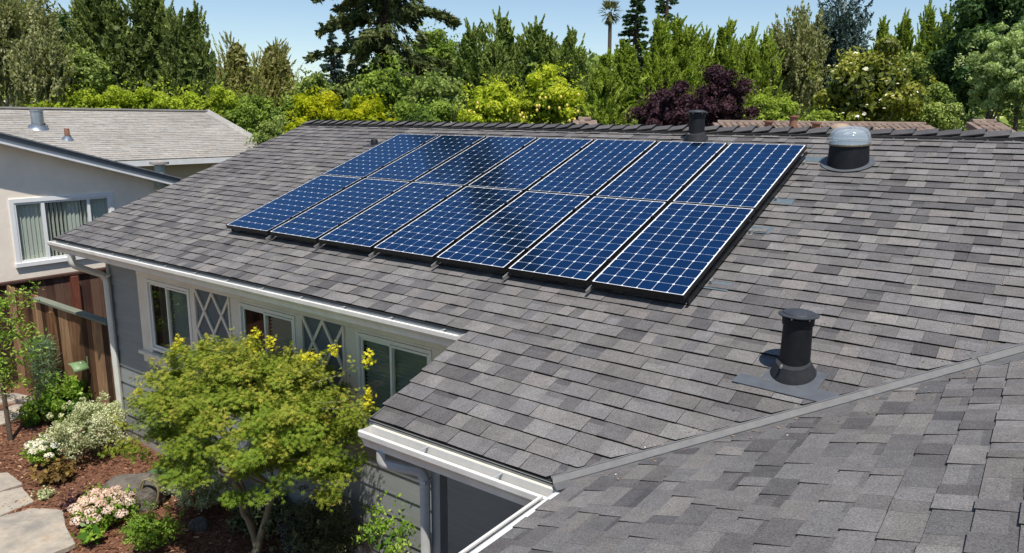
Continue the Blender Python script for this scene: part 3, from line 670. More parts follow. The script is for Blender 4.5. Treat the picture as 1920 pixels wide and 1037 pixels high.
tb.build('frieze_board', M['trim'], house)

# --- porch post and the downspouts
MB().box(4.79, 4.87, -1.662, -1.58, G, zm(EY2)-0.195).build('porch_post', M['post'], house, 0.004)
MB().box(EX0+0.06, 6.3, -1.66, -1.58, zm(EY2)-0.215, zm(EY2)-0.195).build('porch_beam', M['siding'], house)
MB().box(6.25, 6.35, -8, WY-0.03, G, zw(6.3)-0.22).build('wing_wall', M['siding'], house)
def smooth_path(pts, r=0.06, n=5):
    pts = [np.array(p, float) for p in pts]; out = [pts[0]]
    for i in range(1, len(pts)-1):
        a, b_, c = pts[i-1], pts[i], pts[i+1]
        d1 = (a-b_)/np.linalg.norm(a-b_); d2 = (c-b_)/np.linalg.norm(c-b_); rr = min(r, np.linalg.norm(a-b_)*.45, np.linalg.norm(c-b_)*.45)
        for k in range(n+1):
            t = k/n; out.append((1-t)**2*(b_+d1*rr)+2*t*(1-t)*b_+t*t*(b_+d2*rr))
    return out+[pts[-1]]
zg = zm(EY)-0.13
dp = MB().tube(smooth_path([(-2.34, -0.77, zg), (-2.34, -0.77, zg-0.15), (-2.34, -0.36, zg-0.36), (-2.34, -0.345, -3.02), (-2.36, -0.66, -3.22)], 0.09), 0.040, 14, sq=3.2)
dp.build('downspout', M['pipe'], house)
for z in (-0.86, -2.98): MB().tube([(-2.34, -0.345, z), (-2.34, -0.345, z-0.03)], 0.045, 14, sq=3.2).build('pipe_band', M['pipe'], house)
zg2 = zm(EY2)-0.14
MB().tube(smooth_path([(4.54, -1.87, zg2), (4.54, -1.87, zg2-0.085), (4.755, -1.72, zg2-0.14), (4.770, -1.70, zg2-0.20), (4.770, -1.70, G+0.1)], 0.06), 0.034, 14, sq=3.2).build('downspout', M['gutter2'], house)
for z in (zg2-0.20, ): MB().box(4.732, 4.808, -1.738, -1.662, z-0.02, z+0.0).build('pipe_band', M['gutter2'], house)

# ------------------------------------------------------------------ SOLAR PANELS
PW, PL, GX, GY, TH = 0.798, 1.559, 0.0409, 0.0144, 0.046
CP = 0.1275; CH = 0.1237
def panel_meshes():
    d = {}
    mb = MB()
    for a in ((0, PW, 0, 0.006), (0, PW, PL-0.006, PL), (0, 0.006, 0.006, PL-0.006), (PW-0.006, PW, 0.006, PL-0.006)):
        mb.box(a[0], a[1], a[2], a[3], -TH, 0.0)
    for a in ((0.006, 0.03, 0.006, PL-0.006), (PW-0.03, PW-0.006, 0.006, PL-0.006)): mb.box(a[0], a[1], a[2], a[3], -TH, -TH+0.003)
    d['frame'] = mb
    d['backsheet'] = MB().box(0.006, PW-0.006, 0.006, PL-0.006, -0.009, -0.0035)
    c = CH/2; k = 0.0125
    oct_ = [(-c+k, -c), (c-k, -c), (c-k*.3, -c+k*.3), (c, -c+k), (c, c-k), (c-k*.3, c-k*.3), (c-k, c), (-c+k, c), (-c+k*.3, c-k*.3), (-c, c-k), (-c, -c+k), (-c+k*.3, -c+k*.3)]
    d['cell'] = MB().prism([(x, y, 0) for x, y in oct_], (0, 0, -0.0034), (0, 0, -0.002))
    return d
pm = panel_meshes()
proto = thing('solar_panel', (0, 0, 0)); proto.rotation_euler = (S, 0, 0)
pf = pm['frame'].build('frame', M['frame'], None); pf.parent = proto
pb = pm['backsheet'].build('backsheet', M['backsheet'], None); pb.parent = proto
pc = pm['cell'].build('cell', M['cell'], None); pc.parent = proto
cells = []
mx0 = (PW-6*CP)/2; my0 = (PL-12*CP)/2
for i in range(6):
    for j in range(12):
        c = pc if (i, j) == (0, 0) else pc.copy()
        if c is not pc: COL.objects.link(c)
        c.location = (mx0+(i+.5)*CP, my0+(j+.5)*CP, 0); cells.append(c)
ords = ['leftmost', 'second from left', 'third from left', 'fourth from left', 'fifth from left', 'sixth from left', 'rightmost']
extra = {(6, 0): ' at the front corner', (0, 0): ' at the low tip', (5, 1): ' reflecting the round pipe',
         (0, 1): ' next to the tiny black roof vent', (6, 1): ' beside the clear dome skylight'}
for i in range(7):
    for j in range(2):
        if (i, j) == (0, 0): r = proto
        else:
            r = proto.copy(); COL.objects.link(r)
            for ch in [pf, pb]+cells:
                c = ch.copy(); COL.objects.link(c); c.parent = r
        s_ = j*(PL+GY)
        r.location = (i*(PW+GX), s_*COS, s_*SIN)
        r.rotation_euler = (S+random.uniform(-.0012, .0012), random.uniform(-.0012, .0012), 0)
        tag(r, 'blue solar panel, %s in the %s row%s' % (ords[i], 'lower' if j == 0 else 'upper', extra.get((i, j), '')), 'solar panel', 'solar panels on the shingled roof')

def rp(x, s, h):                       # roof-plane point: s along slope from the array's low edge, h above panel plane
    return np.array([x, s*COS-h*SIN, s*SIN+h*COS])
nR = np.array([0, -SIN, COS])
for i in range(8):
    xr = i*(PW+GX)-GX/2 if i else -0.03+0.04
    if i == 7: xr = 7*(PW+GX)-GX+0.012
    if i == 0: xr = 0.05
    rl = thing('mounting_rail', rp(xr, -0.05, -0.1), 'aluminium rail end %s' % (['below the left edge of the array', 'below the first panel gap from the left', 'below the second panel gap from the left', 'below the third panel gap from the left', 'below the fourth panel gap from the left', 'below the fifth panel gap from the left', 'below the sixth panel gap from the left', 'beside the right edge of the array'][i]), 'rail', 'mounting rails under the solar panels')
    s0, s1 = -0.060, 2*PL+GY+0.02
    if i in (0,): s0 = 0.02
    if i == 7: s0, s1 = 0.03, 2*PL-0.03
    MB().bar(rp(xr, s0, -0.073), rp(xr, s1, -0.070), 0.016, 0.030, (1, 0, 0)).build('rail', M['rail'] if 0 < i < 7 else M['frame'], rl)
    if 0 < i < 7:
        for s_ in (0.36, 1.22, 1.57+0.36, 1.57+1.22):
            MB().bar(rp(xr, s_-0.02, 0.004), rp(xr, s_+0.02, 0.004), 0.05, 0.004, (1, 0, 0)).bar(rp(xr, s_-.008, 0.010), rp(xr, s_+0.008, 0.010), 0.014, 0.010, (1, 0, 0)).build('clamp', M['frame'], rl)
    for s_ in (0.42, 1.32, 2.02, 2.9):
        MB().bar(rp(xr+.03, s_-.025, -0.11), rp(xr+.03, s_+.025, -0.11), 0.02, 0.045, (1, 0, 0)).bar(rp(xr+.0, s_-.04, -0.127), rp(xr+0, s_+.04, -0.127), 0.09, 0.012, (1, 0, 0)).build('foot', M['rail'], rl)
for s_, lb in ((0.40, 'lowest'), (1.40, 'second lowest'), (2.00, 'second highest'), (3.05, 'highest')):
    fl = MB().bar(rp(5.93, s_-.07, -H+0.0125), rp(5.93, s_+.06, -H+0.0085), 0.20, 0.002, (1, 0, 0)).build('flashing_plate', M['galv2'] if 'galv2' in M else M['galv'], None)
    tag(fl, 'bluish metal plate lying on the shingles beside the array, %s of the four' % lb, 'flashing', 'metal flashing plates beside the solar array')
fm = noisy('dull_blue_grey_plate', (0.13, 0.17, 0.19), 0.5, 16, 0.8, 1.3, 0, 0.3)
for o in bpy.data.objects:
    if o.name.startswith('flashing_plate'): o.data.materials[0] = fm

# ------------------------------------------------------------------ ROOF VENTS AND SKYLIGHT
def pipe_vent(x, y, h, r, label, lit=True):
    b0 = np.array([x, y, zm(y)]); t = thing('roof_vent', b0, label, 'vent', 'black pipe vents on the shingled roof')
    k = r/0.095
    MB().lathe(b0, [(0.110*k, -0.05), (0.100*k, 0.10*1), (0.094*k, h-0.05)], 36).build('pipe', M['ventblack'], t)
    MB().lathe(b0+[0, 0, h-0.05], [(0.101*k, -0.03), (0.103*k, -0.028), (0.105*k, 0.016), (0.100*k, 0.020)], 36).build('collar', M['ventblack'], t)
    zt = h-0.022
    MB().lathe(b0+[0, 0, zt], [(0.098*k, -0.004), (0.131*k, 0.002), (0.132*k, 0.008), (0.122*k, 0.012), (0.105*k, 0.014), (0.100*k, 0.022), (0.060*k, 0.032), (0.0, 0.035)], 40, cap0=True).build('cap', M['ventcap'], t)
    for a in range(6):
        q = a*math.pi/3+.4; MB().tube([b0+[0.112*k*math.cos(q), 0.112*k*math.sin(q), zt-0.012], b0+[0.112*k*math.cos(q), 0.112*k*math.sin(q), zt+0.002]], 0.005, 6).build('cap_rivet', M['rail'], t)
    # storm collar cone on the roof plane
    MB().lathe(b0-[0, 0, 0.012], [(0.158*k, 0.010), (0.156*k, 0.020), (0.135*k, 0.055), (0.112*k, 0.105), (0.100*k, 0.108)], 40, axis=(0, -SIN*.8, COS)).build('storm_collar', M['cone'], t)
    MB().tube([b0+[-0.05*k, -0.12*k, 0.075], b0+[-0.045*k, -0.155*k, 0.070]], 0.008, 8).build('clip', M['rail'], t)
    return t, b0
def mr(x, y, h):                       # point h above the main roof surface
    return (x, y-h*SIN, zm(y)+h*COS)
tv, b0 = pipe_vent(6.775, -0.425, 0.405, 0.088, 'stubby black pipe vent with flat cap in the foreground beside the valley')
fl = MB(); P_ = [(6.46, -0.60), (6.53, -0.535), (6.56, -0.50), (6.60, -0.42), (6.66, -0.26), (6.93, -0.26), (6.965, -0.50), (6.99, -0.545), (7.055, -0.56), (7.01, -0.68)]
P_ = [(6.455, -0.635), (6.475, -0.545), (6.615, -0.545), (6.64, -0.38), (6.98, -0.38), (6.955, -0.545), (7.085, -0.545), (7.065, -0.655)]
fl.prism([mr(x, y, 0.016) for x, y in P_], (0, 0, 0), tuple(0.002*nR)); fl.build('base_flashing', M['flash'], tv)
pipe_vent(4.46, 3.36, 0.335, 0.088, 'tall black pipe vent standing behind the upper edge of the solar array')
# small vent behind the array's far corner
t = thing('roof_vent', (-0.41, 2.84, zm(2.84)), 'tiny black roof vent beside the far left corner of the array', 'vent', 'black pipe vents on the shingled roof')
b1 = np.array([-0.41, 2.84, zm(2.84)])
MB().lathe(b1, [(0.055, -0.02), (0.052, 0.07), (0.040, 0.085), (0.0, 0.09)], 20).build('pipe', M['ventblack'], t)
MB().prism([mr(-0.41+a, 2.84+b_, 0.012) for a, b_ in ((-.13, -.11), (.13, -.11), (.12, .1), (-.12, .1))], (0, 0, 0), tuple(0.003*nR)).build('base_flashing', M['ventcap'], t)
# tubular skylight
sx, sy = 6.265, 2.86
b2 = np.array([sx, sy, zm(sy)]); t = thing('skylight', b2, 'round tubular skylight with clear acrylic dome on black base near the ridge', 'skylight')
Rk = 0.184
dv = np.array([0, -math.sin(S*0.30), math.cos(S*0.30)])
tt = b2+dv*0.190
fr = MB(); NN = 44; rg0 = []; rg1 = []
for k in range(NN):
    a = 2*math.pi*k/NN; c, q = math.cos(a), math.sin(a)
    rg0.append(b2+np.array([1.04*Rk*c, 1.10*Rk*q, 1.10*Rk*q*TAN+0.01])); rg1.append(tt+Rk*0.985*np.array([c, q*dv[2], -q*dv[1]]))
fr.add(rg0+rg1, [(k, (k+1) % NN, NN+(k+1) % NN, NN+k) for k in range(NN)], 0.5, True); fr.build('base', M['ventblack'], t)
MB().lathe(tt, [(Rk*0.985, -0.004), (Rk*1.06, 0.0), (Rk*1.07, 0.014), (Rk*1.03, 0.018)], 44, axis=dv, cap1=False).build('rim', noisy('aged_brass_ring', (0.30, 0.26, 0.19), 0.4, 30, 0.7, 1.2, 0, 0.7), t)
prof = [(Rk*1.035, 0.018), (Rk*1.03, 0.06), (Rk*1.0, 0.092), (Rk*0.93, 0.125), (Rk*0.80, 0.150), (Rk*0.58, 0.166), (Rk*0.3, 0.173), (0.0, 0.175)]
MB().lathe(tt, prof, 44, axis=dv).build('dome', M['dome'], t)
MB().lathe(tt, [(Rk*0.93, 0.004), (Rk*0.90, 0.055), (Rk*0.80, 0.10), (Rk*0.60, 0.132), (Rk*0.3, 0.145), (0, 0.148)], 44, axis=dv).build('inner_dome', M['dome'], t)
MB().lathe(tt, [(Rk*0.96, 0.002), (Rk*0.86, 0.004), (0, 0.004)], 44, axis=dv).build('reflector', mat('mirror_tube', (0.55, 0.60, 0.64), 0.3, 0.85), t)
for a in range(3):
    q = a*2.1+4.4; p = tt+Rk*1.075*np.array([math.cos(q), math.sin(q), 0]); MB().lathe(p, [(0.006, 0.0), (0.006, 0.016), (0, 0.018)], 10).build('screw', M['rail'], t)
fl = MB(); ring = []
for k in range(30):
    a = math.pi*2*k/30; c, q = math.cos(a), math.sin(a)
    ex = 0.245 if q < 0.3 else 0.225
    ring.append(mr(sx+ex*c*1.02, sy+(ex*q*0.98 if q < 0 else ex*q*1.0), 0.017))
fl.prism(ring, (0, 0, 0), tuple(0.004*nR)).build('base_flashing', M['flash'], t)

# ------------------------------------------------------------------ NEIGHBOUR HOUSES
NX = -7.3
nh = thing('neighbour_house', (NX, 2, G), 'cream stucco house on the left with a white framed window and dark grey gable edge', 'house')
y0n, y1n = -6.0, 3.75
def rk(y): return 0.86+(-.30)*(y-0.0)-0.02     # underside of the rake on the wall
wm = MB(); wx0, wx1, wz0, wz1 = 0.42, 2.16, -1.40, -0.30
poly = [(NX, y0n, G), (NX, y1n, G), (NX, y1n, rk(y1n)), (NX, y0n, rk(y0n))]
wm.prism([(NX, y0n, G), (NX, wx0, G), (NX, wx0, rk(wx0)), (NX, y0n, rk(y0n))], (0, 0, 0), (-0.15, 0, 0))
wm.prism([(NX, wx1, G), (NX, y1n, G), (NX, y1n, rk(y1n)), (NX, wx1, rk(wx1))], (0, 0, 0), (-0.15, 0, 0))
wm.prism([(NX, wx0, wz1), (NX, wx1, wz1), (NX, wx1, rk(wx1)), (NX, wx0, rk(wx0))], (0, 0, 0), (-0.15, 0, 0))
wm.prism([(NX, wx0, G), (NX, wx1, G), (NX, wx1, wz0), (NX, wx0, wz0)], (0, 0, 0), (-0.15, 0, 0))
wm.build('wall', M['stucco'], nh)
MB().box(NX-3.0, NX-1.2, wx0-.5, wx1+.5, G, 0).build('room', M['room'], nh)
MB().box(NX-3.0, NX-0.16, y1n-0.15, y1n, G, rk(y1n)-.1).build('wall', M['stucco'], nh)
OV = 0.32
def rkp(y, h, x): return (x, y, rk(y)+h)
MB().prism([rkp(y0n, 0.0, NX+OV), rkp(y1n+.25, 0.0, NX+OV), rkp(y1n+.25, 0.085, NX+OV), rkp(y0n, 0.085, NX+OV)], (0, 0, 0), (-0.03, 0, 0)).build('fascia', M['fascia'], nh)
MB().prism([rkp(y0n, 0.087, NX+OV+.02), rkp(y1n+.25, 0.087, NX+OV+.02), rkp(y1n+.25, 0.165, NX+OV+.02), rkp(y0n, 0.165, NX+OV+.02)], (0, 0, 0), (-0.04, 0, 0)).build('barge_board', M['greyboard'], nh)
MB().prism([rkp(y0n, 0.168, NX+OV+.05), rkp(y1n+.29, 0.168, NX+OV+.05), rkp(y1n+.29, 0.195, NX+OV+.05), rkp(y0n, 0.195, NX+OV+.05)], (0, 0, 0), (-3.0, 0, 0)).build('roof', M['greyboard'], nh)
MB().prism([rkp(y0n, -0.001, NX+OV-.031), rkp(y1n+.2, -0.001, NX+OV-.031), rkp(y1n+.2, 0.02, NX+OV-.031), rkp(y0n, 0.02, NX+OV-.031)], (0, 0, 0), (-OV+.032, 0, 0)).build('soffit', M['fascia'], nh)
w = thing('window', (0, 0, 0)); w.parent = nh; w.location = (0, 0, 0)
def nbox(mb, ya, yb, za, zb, d0, d1): return mb.box(NX+d0, NX+d1, ya, yb, za, zb)
c = MB(); tw = 0.075
for a in ((wx0-.06, wx0+.02, wz0-.02, wz1+.06), (wx1-.02, wx1+.06, wz0-.02, wz1+.06), (wx0+.021, wx1-.021, wz1-.02, wz1+.06)): nbox(c, *a, -0.05, 0.025)
nbox(c, wx0-.075, wx1+.075, wz0-.10, wz0-.021, -0.05, 0.05)
c.build('frame', M['sash2'], w, 0.004)
s1_, s2_ = wx0+0.50, wx1-0.42
c = MB()
for a in ((s1_-.03, s1_+.03), (s2_-.025, s2_+.025), (wx0+.021, wx0+.05), (wx1-.05, wx1-.021)): nbox(c, *a, wz0-.02, wz1-.021, -0.04, 0.012)
nbox(c, wx0+.05, wx1-.05, wz1-.055, wz1-.0215, -0.035, 0.008); nbox(c, wx0+.05, wx1-.05, wz0-.02, wz0+.02, -0.035, 0.008)
c.build('sash', M['sash2'], w)
for a, b_ in ((wx0+.051, s1_-.031), (s1_+.031, s2_-.026), (s2_+.026, wx1-.051)): nbox(MB(), a, b_, wz0+.02, wz1-.055, -0.02, -0.015).build('pane', M['glass'], w)
vb = mat('vertical_blind_slat', (0.66, 0.65, 0.62), 0.7); y = wx0+0.03; k = 0
while y < wx1:
    dense = y < s1_ or y > s2_ or (s1_+.45 < y < s2_-.2)
    ang = 1.15 if dense else 0.2
    dd = 0.09
    MB().bar((NX-0.09, y, wz0), (NX-0.09, y, wz1), 0.088, 0.0015, (math.cos(ang), math.sin(ang), 0)).build('blind_slat', vb, w)
    y += 0.072

bh = thing('neighbour_house', (-17, 1, G), 'low house with weathered tan hip roof and metal vent behind the cream stucco house', 'house')
ex, ez, rxx, rzz = -12.5, 0.0, -16.5, 0.0
pe = [CAM+(at(u, v, 1)-CAM)*((ex-CAM[0])/(at(u, v, 1)-CAM)[0]) for u, v in ((230, 302), (450, 292))]
ez = float(np.mean([p[2] for p in pe]))
pr_ = [CAM+(at(u, v, 1)-CAM)*((rxx-CAM[0])/(at(u, v, 1)-CAM)[0]) for u, v in ((0, 205), (385, 207))]
rzz = float(np.mean([p[2] for p in pr_])); yre = float(pr_[1][1])
q = at(493, 270, 1)-CAM
# hip corner on the eave line: the plane through the camera, ridge end and pixel (493,270) meets the eave
best = min(np.linspace(2, 20, 1800), key=lambda yy: abs(np.cross(np.array(proj((ex, yy, ez))[:2])-(385, 207), np.array((493, 270))-np.array((385, 207)))))
yhc = float(best)
sl2 = math.hypot(rxx-ex, rzz-ez); c2 = abs(rxx-ex)/sl2; s2 = (rzz-ez)/sl2
def mapb(u, s, h): return (ex-s*c2+h*s2, u, ez+s*s2+h*c2)
hk = (yhc-yre)/sl2
# hip: y <= yhc - hk*s
TB = tabs(-14, yhc, 0, sl2, mapb, [(-1, -hk, yhc)], 9, (0.18, 0.5), 0.15, 0.8, 0.5)
offb = np.array([-17, 1, G]); V, Fc, SH, ED, HU = [], [], [], [], []
rb = MB().prism([(ex, -14, ez-.02), (ex, yhc, ez-.02), (rxx, yre, rzz-.02), (rxx, -14, rzz-.02)], (0, 0, 0), (0, 0, -0.08)).build('roof', M['tan_shingle'], bh)
for t in TB:
    v, f, sh, ed, hu_ = tab_geo(t); b0_ = len(V); V += v; Fc += [tuple(i+b0_ for i in q) for q in f]; SH += sh; ED += ed; HU += hu_
tag(link('shingle_field', mesh_np('shingle_field', np.array(V)-offb, None, Fc, SH, ED, hue=HU), M['tan_shingle'], rb), kind='stuff')
MB().prism([(ex, yhc, ez-.02), (rxx-6.5, yhc, ez-.02), (rxx, yre, rzz-.02)], (0, 0, 0), (0, 0, -.08)).build('roof', M['tan_shingle'], bh)
MB().bar((rxx, -14, rzz+.02), (rxx, yre, rzz+.02), 0.3, 0.05, (1, 0, 0)).bar((rxx, yre, rzz+.02), (ex, yhc, ez+.02), 0.25, 0.04, (1, 1, 0)).build('ridge_cap', M['tan_shingle'], rb)
MB().box(ex-.02, ex+.02, -14, yhc, ez-.17, ez-.02).build('fascia', M['fascia'], bh)
MB().box(ex-.7, ex-.5, -14, yhc-.7, G, ez-.12).build('wall', M['stucco_tan'], bh)
def onback(u, v):
    d = at(u, v, 1)-CAM; n_ = np.array([s2, 0, c2]); p0 = np.array([ex, 0, ez]); return CAM+d*((p0-CAM)@n_/(d@n_))
p = onback(72, 240); t = thing('roof_vent', p, 'galvanised chimney pipe with pale flashing on the tan roof', 'vent')
MB().lathe(p, [(0.16, -.1), (0.155, 0.44), (0.17, 0.45), (0.17, 0.49), (0.14, 0.50)], 24).build('pipe', M['galv'], t)
MB().lathe(p, [(0.27, 0.0), (0.18, 0.08), (0.17, 0.14)], 24, axis=(s2, 0, c2), cap1=False).build('base_flashing', M['galv'], t)
p = onback(127, 262); t = thing('roof_vent', p, 'short terracotta pipe with pale flashing on the tan roof', 'vent')
MB().lathe(p, [(0.07, -.1), (0.065, 0.30)], 18).build('pipe', M['claypipe'], t)
MB().lathe(p, [(0.15, 0.01), (0.09, 0.09), (0.075, 0.12)], 20, axis=(s2, 0, c2), cap1=False).build('base_flashing', M['galv'], t)
p = at(300, 324, 15.6); t = thing('roof_vent', p, 'small pale mushroom vent rising behind the grey gable edge', 'vent')
MB().lathe(p-[0, 0, .3], [(0.14, 0.0), (0.12, 0.30), (0.10, 0.36), (0.10, 0.46)], 20).build('pipe', noisy('patinated_pale_metal', (0.30, 0.33, 0.28), 0.6, 10, 0.8, 1.2, 0.1), t)
MB().lathe(p-[0, 0, .3], [(0.10, 0.46), (0.19, 0.48), (0.19, 0.53), (0.10, 0.56), (0, 0.57)], 20).build('cap', M['concrete'], t)

# clay tile roofs behind the ridge
def clay_roof(name, ua, ub, v0, d, depth, lab):
    """roof facing us whose ridge runs from pixel column ua to ub at row v0, distance d"""
    a, b_ = at(ua, v0, d), at(ub, v0, d); a[2] = b_[2] = (a[2]+b_[2])/2
    t = thing(name, ((a+b_)/2*[1, 1, 0]+[0, 0, G]), lab, 'house')
    ax = (b_-a); Lx = np.linalg.norm(ax); ax /= Lx; dn = -np.cross([0, 0, 1.0], ax); dn = dn if dn @ (CAM-a) > 0 else -dn
    dn3 = dn*0.95-np.array([0, 0, .31]); n = int(Lx/0.13); rows = int(depth/0.24)
    v = []; f = []
    seg = 5
    for r_ in range(rows):
        for i in range(n):
            o_ = a+ax*(i*.13)+dn3*(r_*.24)
            b0_ = len(v)
            for (e, hh) in ((0, 0.0), (0.26, 0.02)):
                for k in range(seg+1):
                    q_ = math.pi*k/seg; v.append(o_+ax*(0.065-0.056*math.cos(q_))+dn3*e+np.array([0, 0, 0.026*math.sin(q_)+hh]))
            for k in range(seg): f.append((b0_+k, b0_+k+1, b0_+seg+2+k, b0_+seg+1+k))
            f.append(tuple(b0_+seg+1+k for k in range(seg+1)))
    sl = [a-ax*0.1, b_+ax*.1, b_+ax*.1+dn3*depth, a-ax*.1+dn3*depth]
    rf = MB().prism(sl, (0, 0, 0.0), (0, 0, -.1)).build('roof', M['clay'], t)
    mb = MB(); mb.add(v, f, 0.5); tag(mb.build('clay_tiles', M['clay'], rf), kind='stuff')
    MB().tube([a+[0, 0, .01], b_+[0, 0, .01]], 0.045, 8).build('ridge_tiles', M['clay'], rf)
    MB().prism([p-np.array([0, 0, .1]) for p in (sl[3], sl[2])]+[np.array([sl[2][0], sl[2][1], G]), np.array([sl[3][0], sl[3][1], G])], (0, 0, 0), tuple(-dn*.2)).build('wall', M['stucco_tan'], t)
    return t
clay_roof('tiled_house', 1345, 1735, 232, 15.5, 3.4, 'low house with brown clay tile roof showing above the ridge behind the skylight')
clay_roof('tiled_house', 1822, 1866, 229, 13.8, 3.0, 'pinkish clay tile roof showing above the ridge below the dark tree at right')
clay_roof('tiled_house', 1084, 1108, 225, 13.6, 3.0, 'small piece of brown tile roof beside the lemon tree')
for u, v, d, lb in ((1487, 234, 15.0, 'wider terracotta chimney pot on the tile roof beyond the ridge'), (1441, 233, 15.0, 'small terracotta pipe on the tile roof behind the purple plum'), (1530, 236, 15.0, 'squat terracotta pipe on the tile roof left of the skylight')):
    p = at(u, v, d); h_ = 0.17 if u == 1487 else 0.06
    t = thing('chimney_pot', p, lb, 'chimney pot')
    MB().lathe(p-[0, 0, .25], [(0.075, 0), (0.075, .25+h_-.03)], 16).build('pot', M['claypipe'], t)
    MB().lathe(p-[0, 0, .25], [(0.07, .25+h_-.03), (0.105, .25+h_-.02), (0.105, .25+h_+.01)], 16, cap0=True).build('rim', M['claypipe'], t)
p = at(1576, 236, 14.2); t = thing('roof_vent', p, 'beige half round vent hood on the tile roof just above the skylight dome', 'vent')
MB().lathe(p-[0, 0, .1], [(0.22, 0), (0.21, .05), (0.17, .11), (0.09, .14), (0, .15)], 20).build('hood', noisy('beige_vent_paint', (0.34, 0.25, 0.18), 0.7, 6), t)
MB().lathe(p-[0, 0, .3], [(0.14, 0), (0.14, .2)], 16).build('neck', M['claypipe'], t)

# ------------------------------------------------------------------ FENCES
def board_fence(name, a, b, zb, zt, mt, label, bw=0.14, dog=False, cap=None, posts=(), nrm=None, jit=0.02, group=None):
    a = np.array([a[0], a[1], 0.0]); b = np.array([b[0], b[1], 0.0]); L_ = np.linalg.norm(b-a); d = (b-a)/L_; n = np.array([d[1], -d[0], 0.0]) if nrm is None else np.array(nrm, float)
    t = thing(name, (a+b)/2+[0, 0, G], label, 'fence', group)
    x = 0.0
    while x < L_-0.03:
        w_ = min(bw*random.uniform(0.9, 1.1), L_-x); zt_ = zt+random.uniform(-jit, jit); dn_ = random.uniform(0, .006)
        p0, p1 = a+d*(x+0.002), a+d*(x+w_-0.003)
        if dog: poly = [p0+[0, 0, zb], p1+[0, 0, zb], p1+[0, 0, zt_-0.05], p0+d*(w_-.035)+[0, 0, zt_], p0+d*.03+[0, 0, zt_], p0+[0, 0, zt_-0.05]]
        else: poly = [p0+[0, 0, zb], p1+[0, 0, zb], p1+[0, 0, zt_], p0+[0, 0, zt_]]
        MB().prism(poly, tuple(n*dn_), tuple(n*(dn_+0.018)), random.random()).build('board', mt, t)
        x += w_
    for zr in (zb+0.35, zt-0.25):
        MB().bar(a-n*.03+[0, 0, zr], b-n*.03+[0, 0, zr], 0.09, 0.04, (0, 0, 1)).build('rail', mt, t)
    if cap: MB().bar(a+n*0.005+[0, 0, zt+.02], b+n*0.005+[0, 0, zt+.02], 0.13, 0.035, tuple(n)).build('cap_board', cap, t)
    for s_, pm_, w_, up_ in posts:
        p = a+d*s_+n*0.05; MB().box(p[0]-w_/2, p[0]+w_/2, p[1]-w_/2, p[1]+w_/2, G, zt+up_, 0.5).build('post', pm_, t)
    return t
board_fence('wooden_fence', (-6.25, -6.0), (-6.25, 4.0), G, -1.57, M['redwood_fence'], 'dark reddish brown board fence running below the cream stucco house', 0.15, posts=((6.85, M['redpost'], 0.12, -.02), (4.6, M['redpost'], 0.11, -.02), (9.3, M['redpost'], 0.11, -.02)), nrm=(1, 0, 0), jit=0.006, cap=M['redwood_fence'])
board_fence('wooden_fence', (-4.84, -0.30), (-2.46, -0.30), G+0.02, -1.60, M['brown_fence'], 'brown weathered board fence with mossy cap board meeting the house corner', 0.155, cap=M['capboard'], posts=((0.62, M['brown_fence'], 0.085, -0.09),), nrm=(0, -1, 0), jit=0.003)
board_fence('wooden_fence', (-6.2, -0.20), (-4.90, -0.20), G+0.02, -1.58, M['brown_fence'], 'grey brown dog eared board fence behind the leafy young tree', 0.15, dog=True, nrm=(0, -1, 0), jit=0.01, posts=((0.55, M['brown_fence'], 0.07, -.3),))
# garden lamp on the fence
p = np.array([-3.40, -0.345, -2.06])
pl = CAM+(at(150, 683, 1)-CAM)*((-0.42-CAM[1])/(at(150, 683, 1)-CAM)[1])
t = thing('wall_lamp', pl, 'curved green metal lamp hood on the brown fence', 'lamp')
vv = []; ff = []; nseg = 7
for k in range(nseg+1):
    a = math.pi*(0.10+0.62*k/nseg); xx = 0.15*math.cos(a); zz = 0.13*math.sin(a)
    for yy in (0.07, -0.16): vv.append(pl+np.array([xx*1.1-0.02, yy*0.9, zz-0.10]))
for k in range(nseg): ff.append((2*k, 2*k+1, 2*k+3, 2*k+2))
lm = MB().add(vv, ff, .5, True).build('hood', M['lampgreen'], t); sdm = lm.modifiers.new('solid', 'SOLIDIFY'); sdm.thickness = 0.004
MB().bar(pl+[0.02, 0.10, -0.02], pl+[0.02, 0.10, 0.10], 0.03, 0.012, (1, 0, 0)).build('bracket', M['lampgreen'], t)
MB().lathe(pl+[0.02, 0, -0.03], [(0.02, 0), (0.02, .04), (0.012, .06)], 12, cap0=True).build('bulb_cover', M['apron'], t)

# ------------------------------------------------------------------ PATH STONES, ROCKS
path = thing('path', (-1.5, -1.8, G), kind='structure')
def flag(px, th=0.05):
    pts = [onz(u, v, G+0.04) for u, v in px]; c = np.mean(pts, 0); out = []
    r_ = random.Random(int(c[0]*100))
    for i in range(len(pts)):                               # ragged natural edge
        p, q_ = pts[i], pts[(i+1) % len(pts)]; n_ = max(2, int(np.linalg.norm(q_-p)/0.07))
        for k in range(n_):
            w_ = p+(q_-p)*k/n_; out.append(w_+(w_-c)*r_.uniform(-.018, .012)); out[-1][2] = G+0.045
    n_ = len(out); top = [p.copy() for p in out]; top2 = [c+(p-c)*0.985+[0, 0, .006] for p in out]; lo = [p-[0, 0, th] for p in out]
    v = lo+top+top2
    f = [(i, (i+1) % n_, n_+(i+1) % n_, n_+i) for i in range(n_)]+[(n_+i, n_+(i+1) % n_, 2*n_+(i+1) % n_, 2*n_+i) for i in range(n_)]+[tuple(range(2*n_, 3*n_))]
    MB().add(v, f).build('flagstone', M['stone'], path)
flag([(0, 888), (15, 887), (43, 908), (0, 922), (-60, 935), (-70, 895)])
flag([(0, 924), (42, 914), (50, 925), (64, 941), (0, 968), (-70, 985), (-75, 940)])
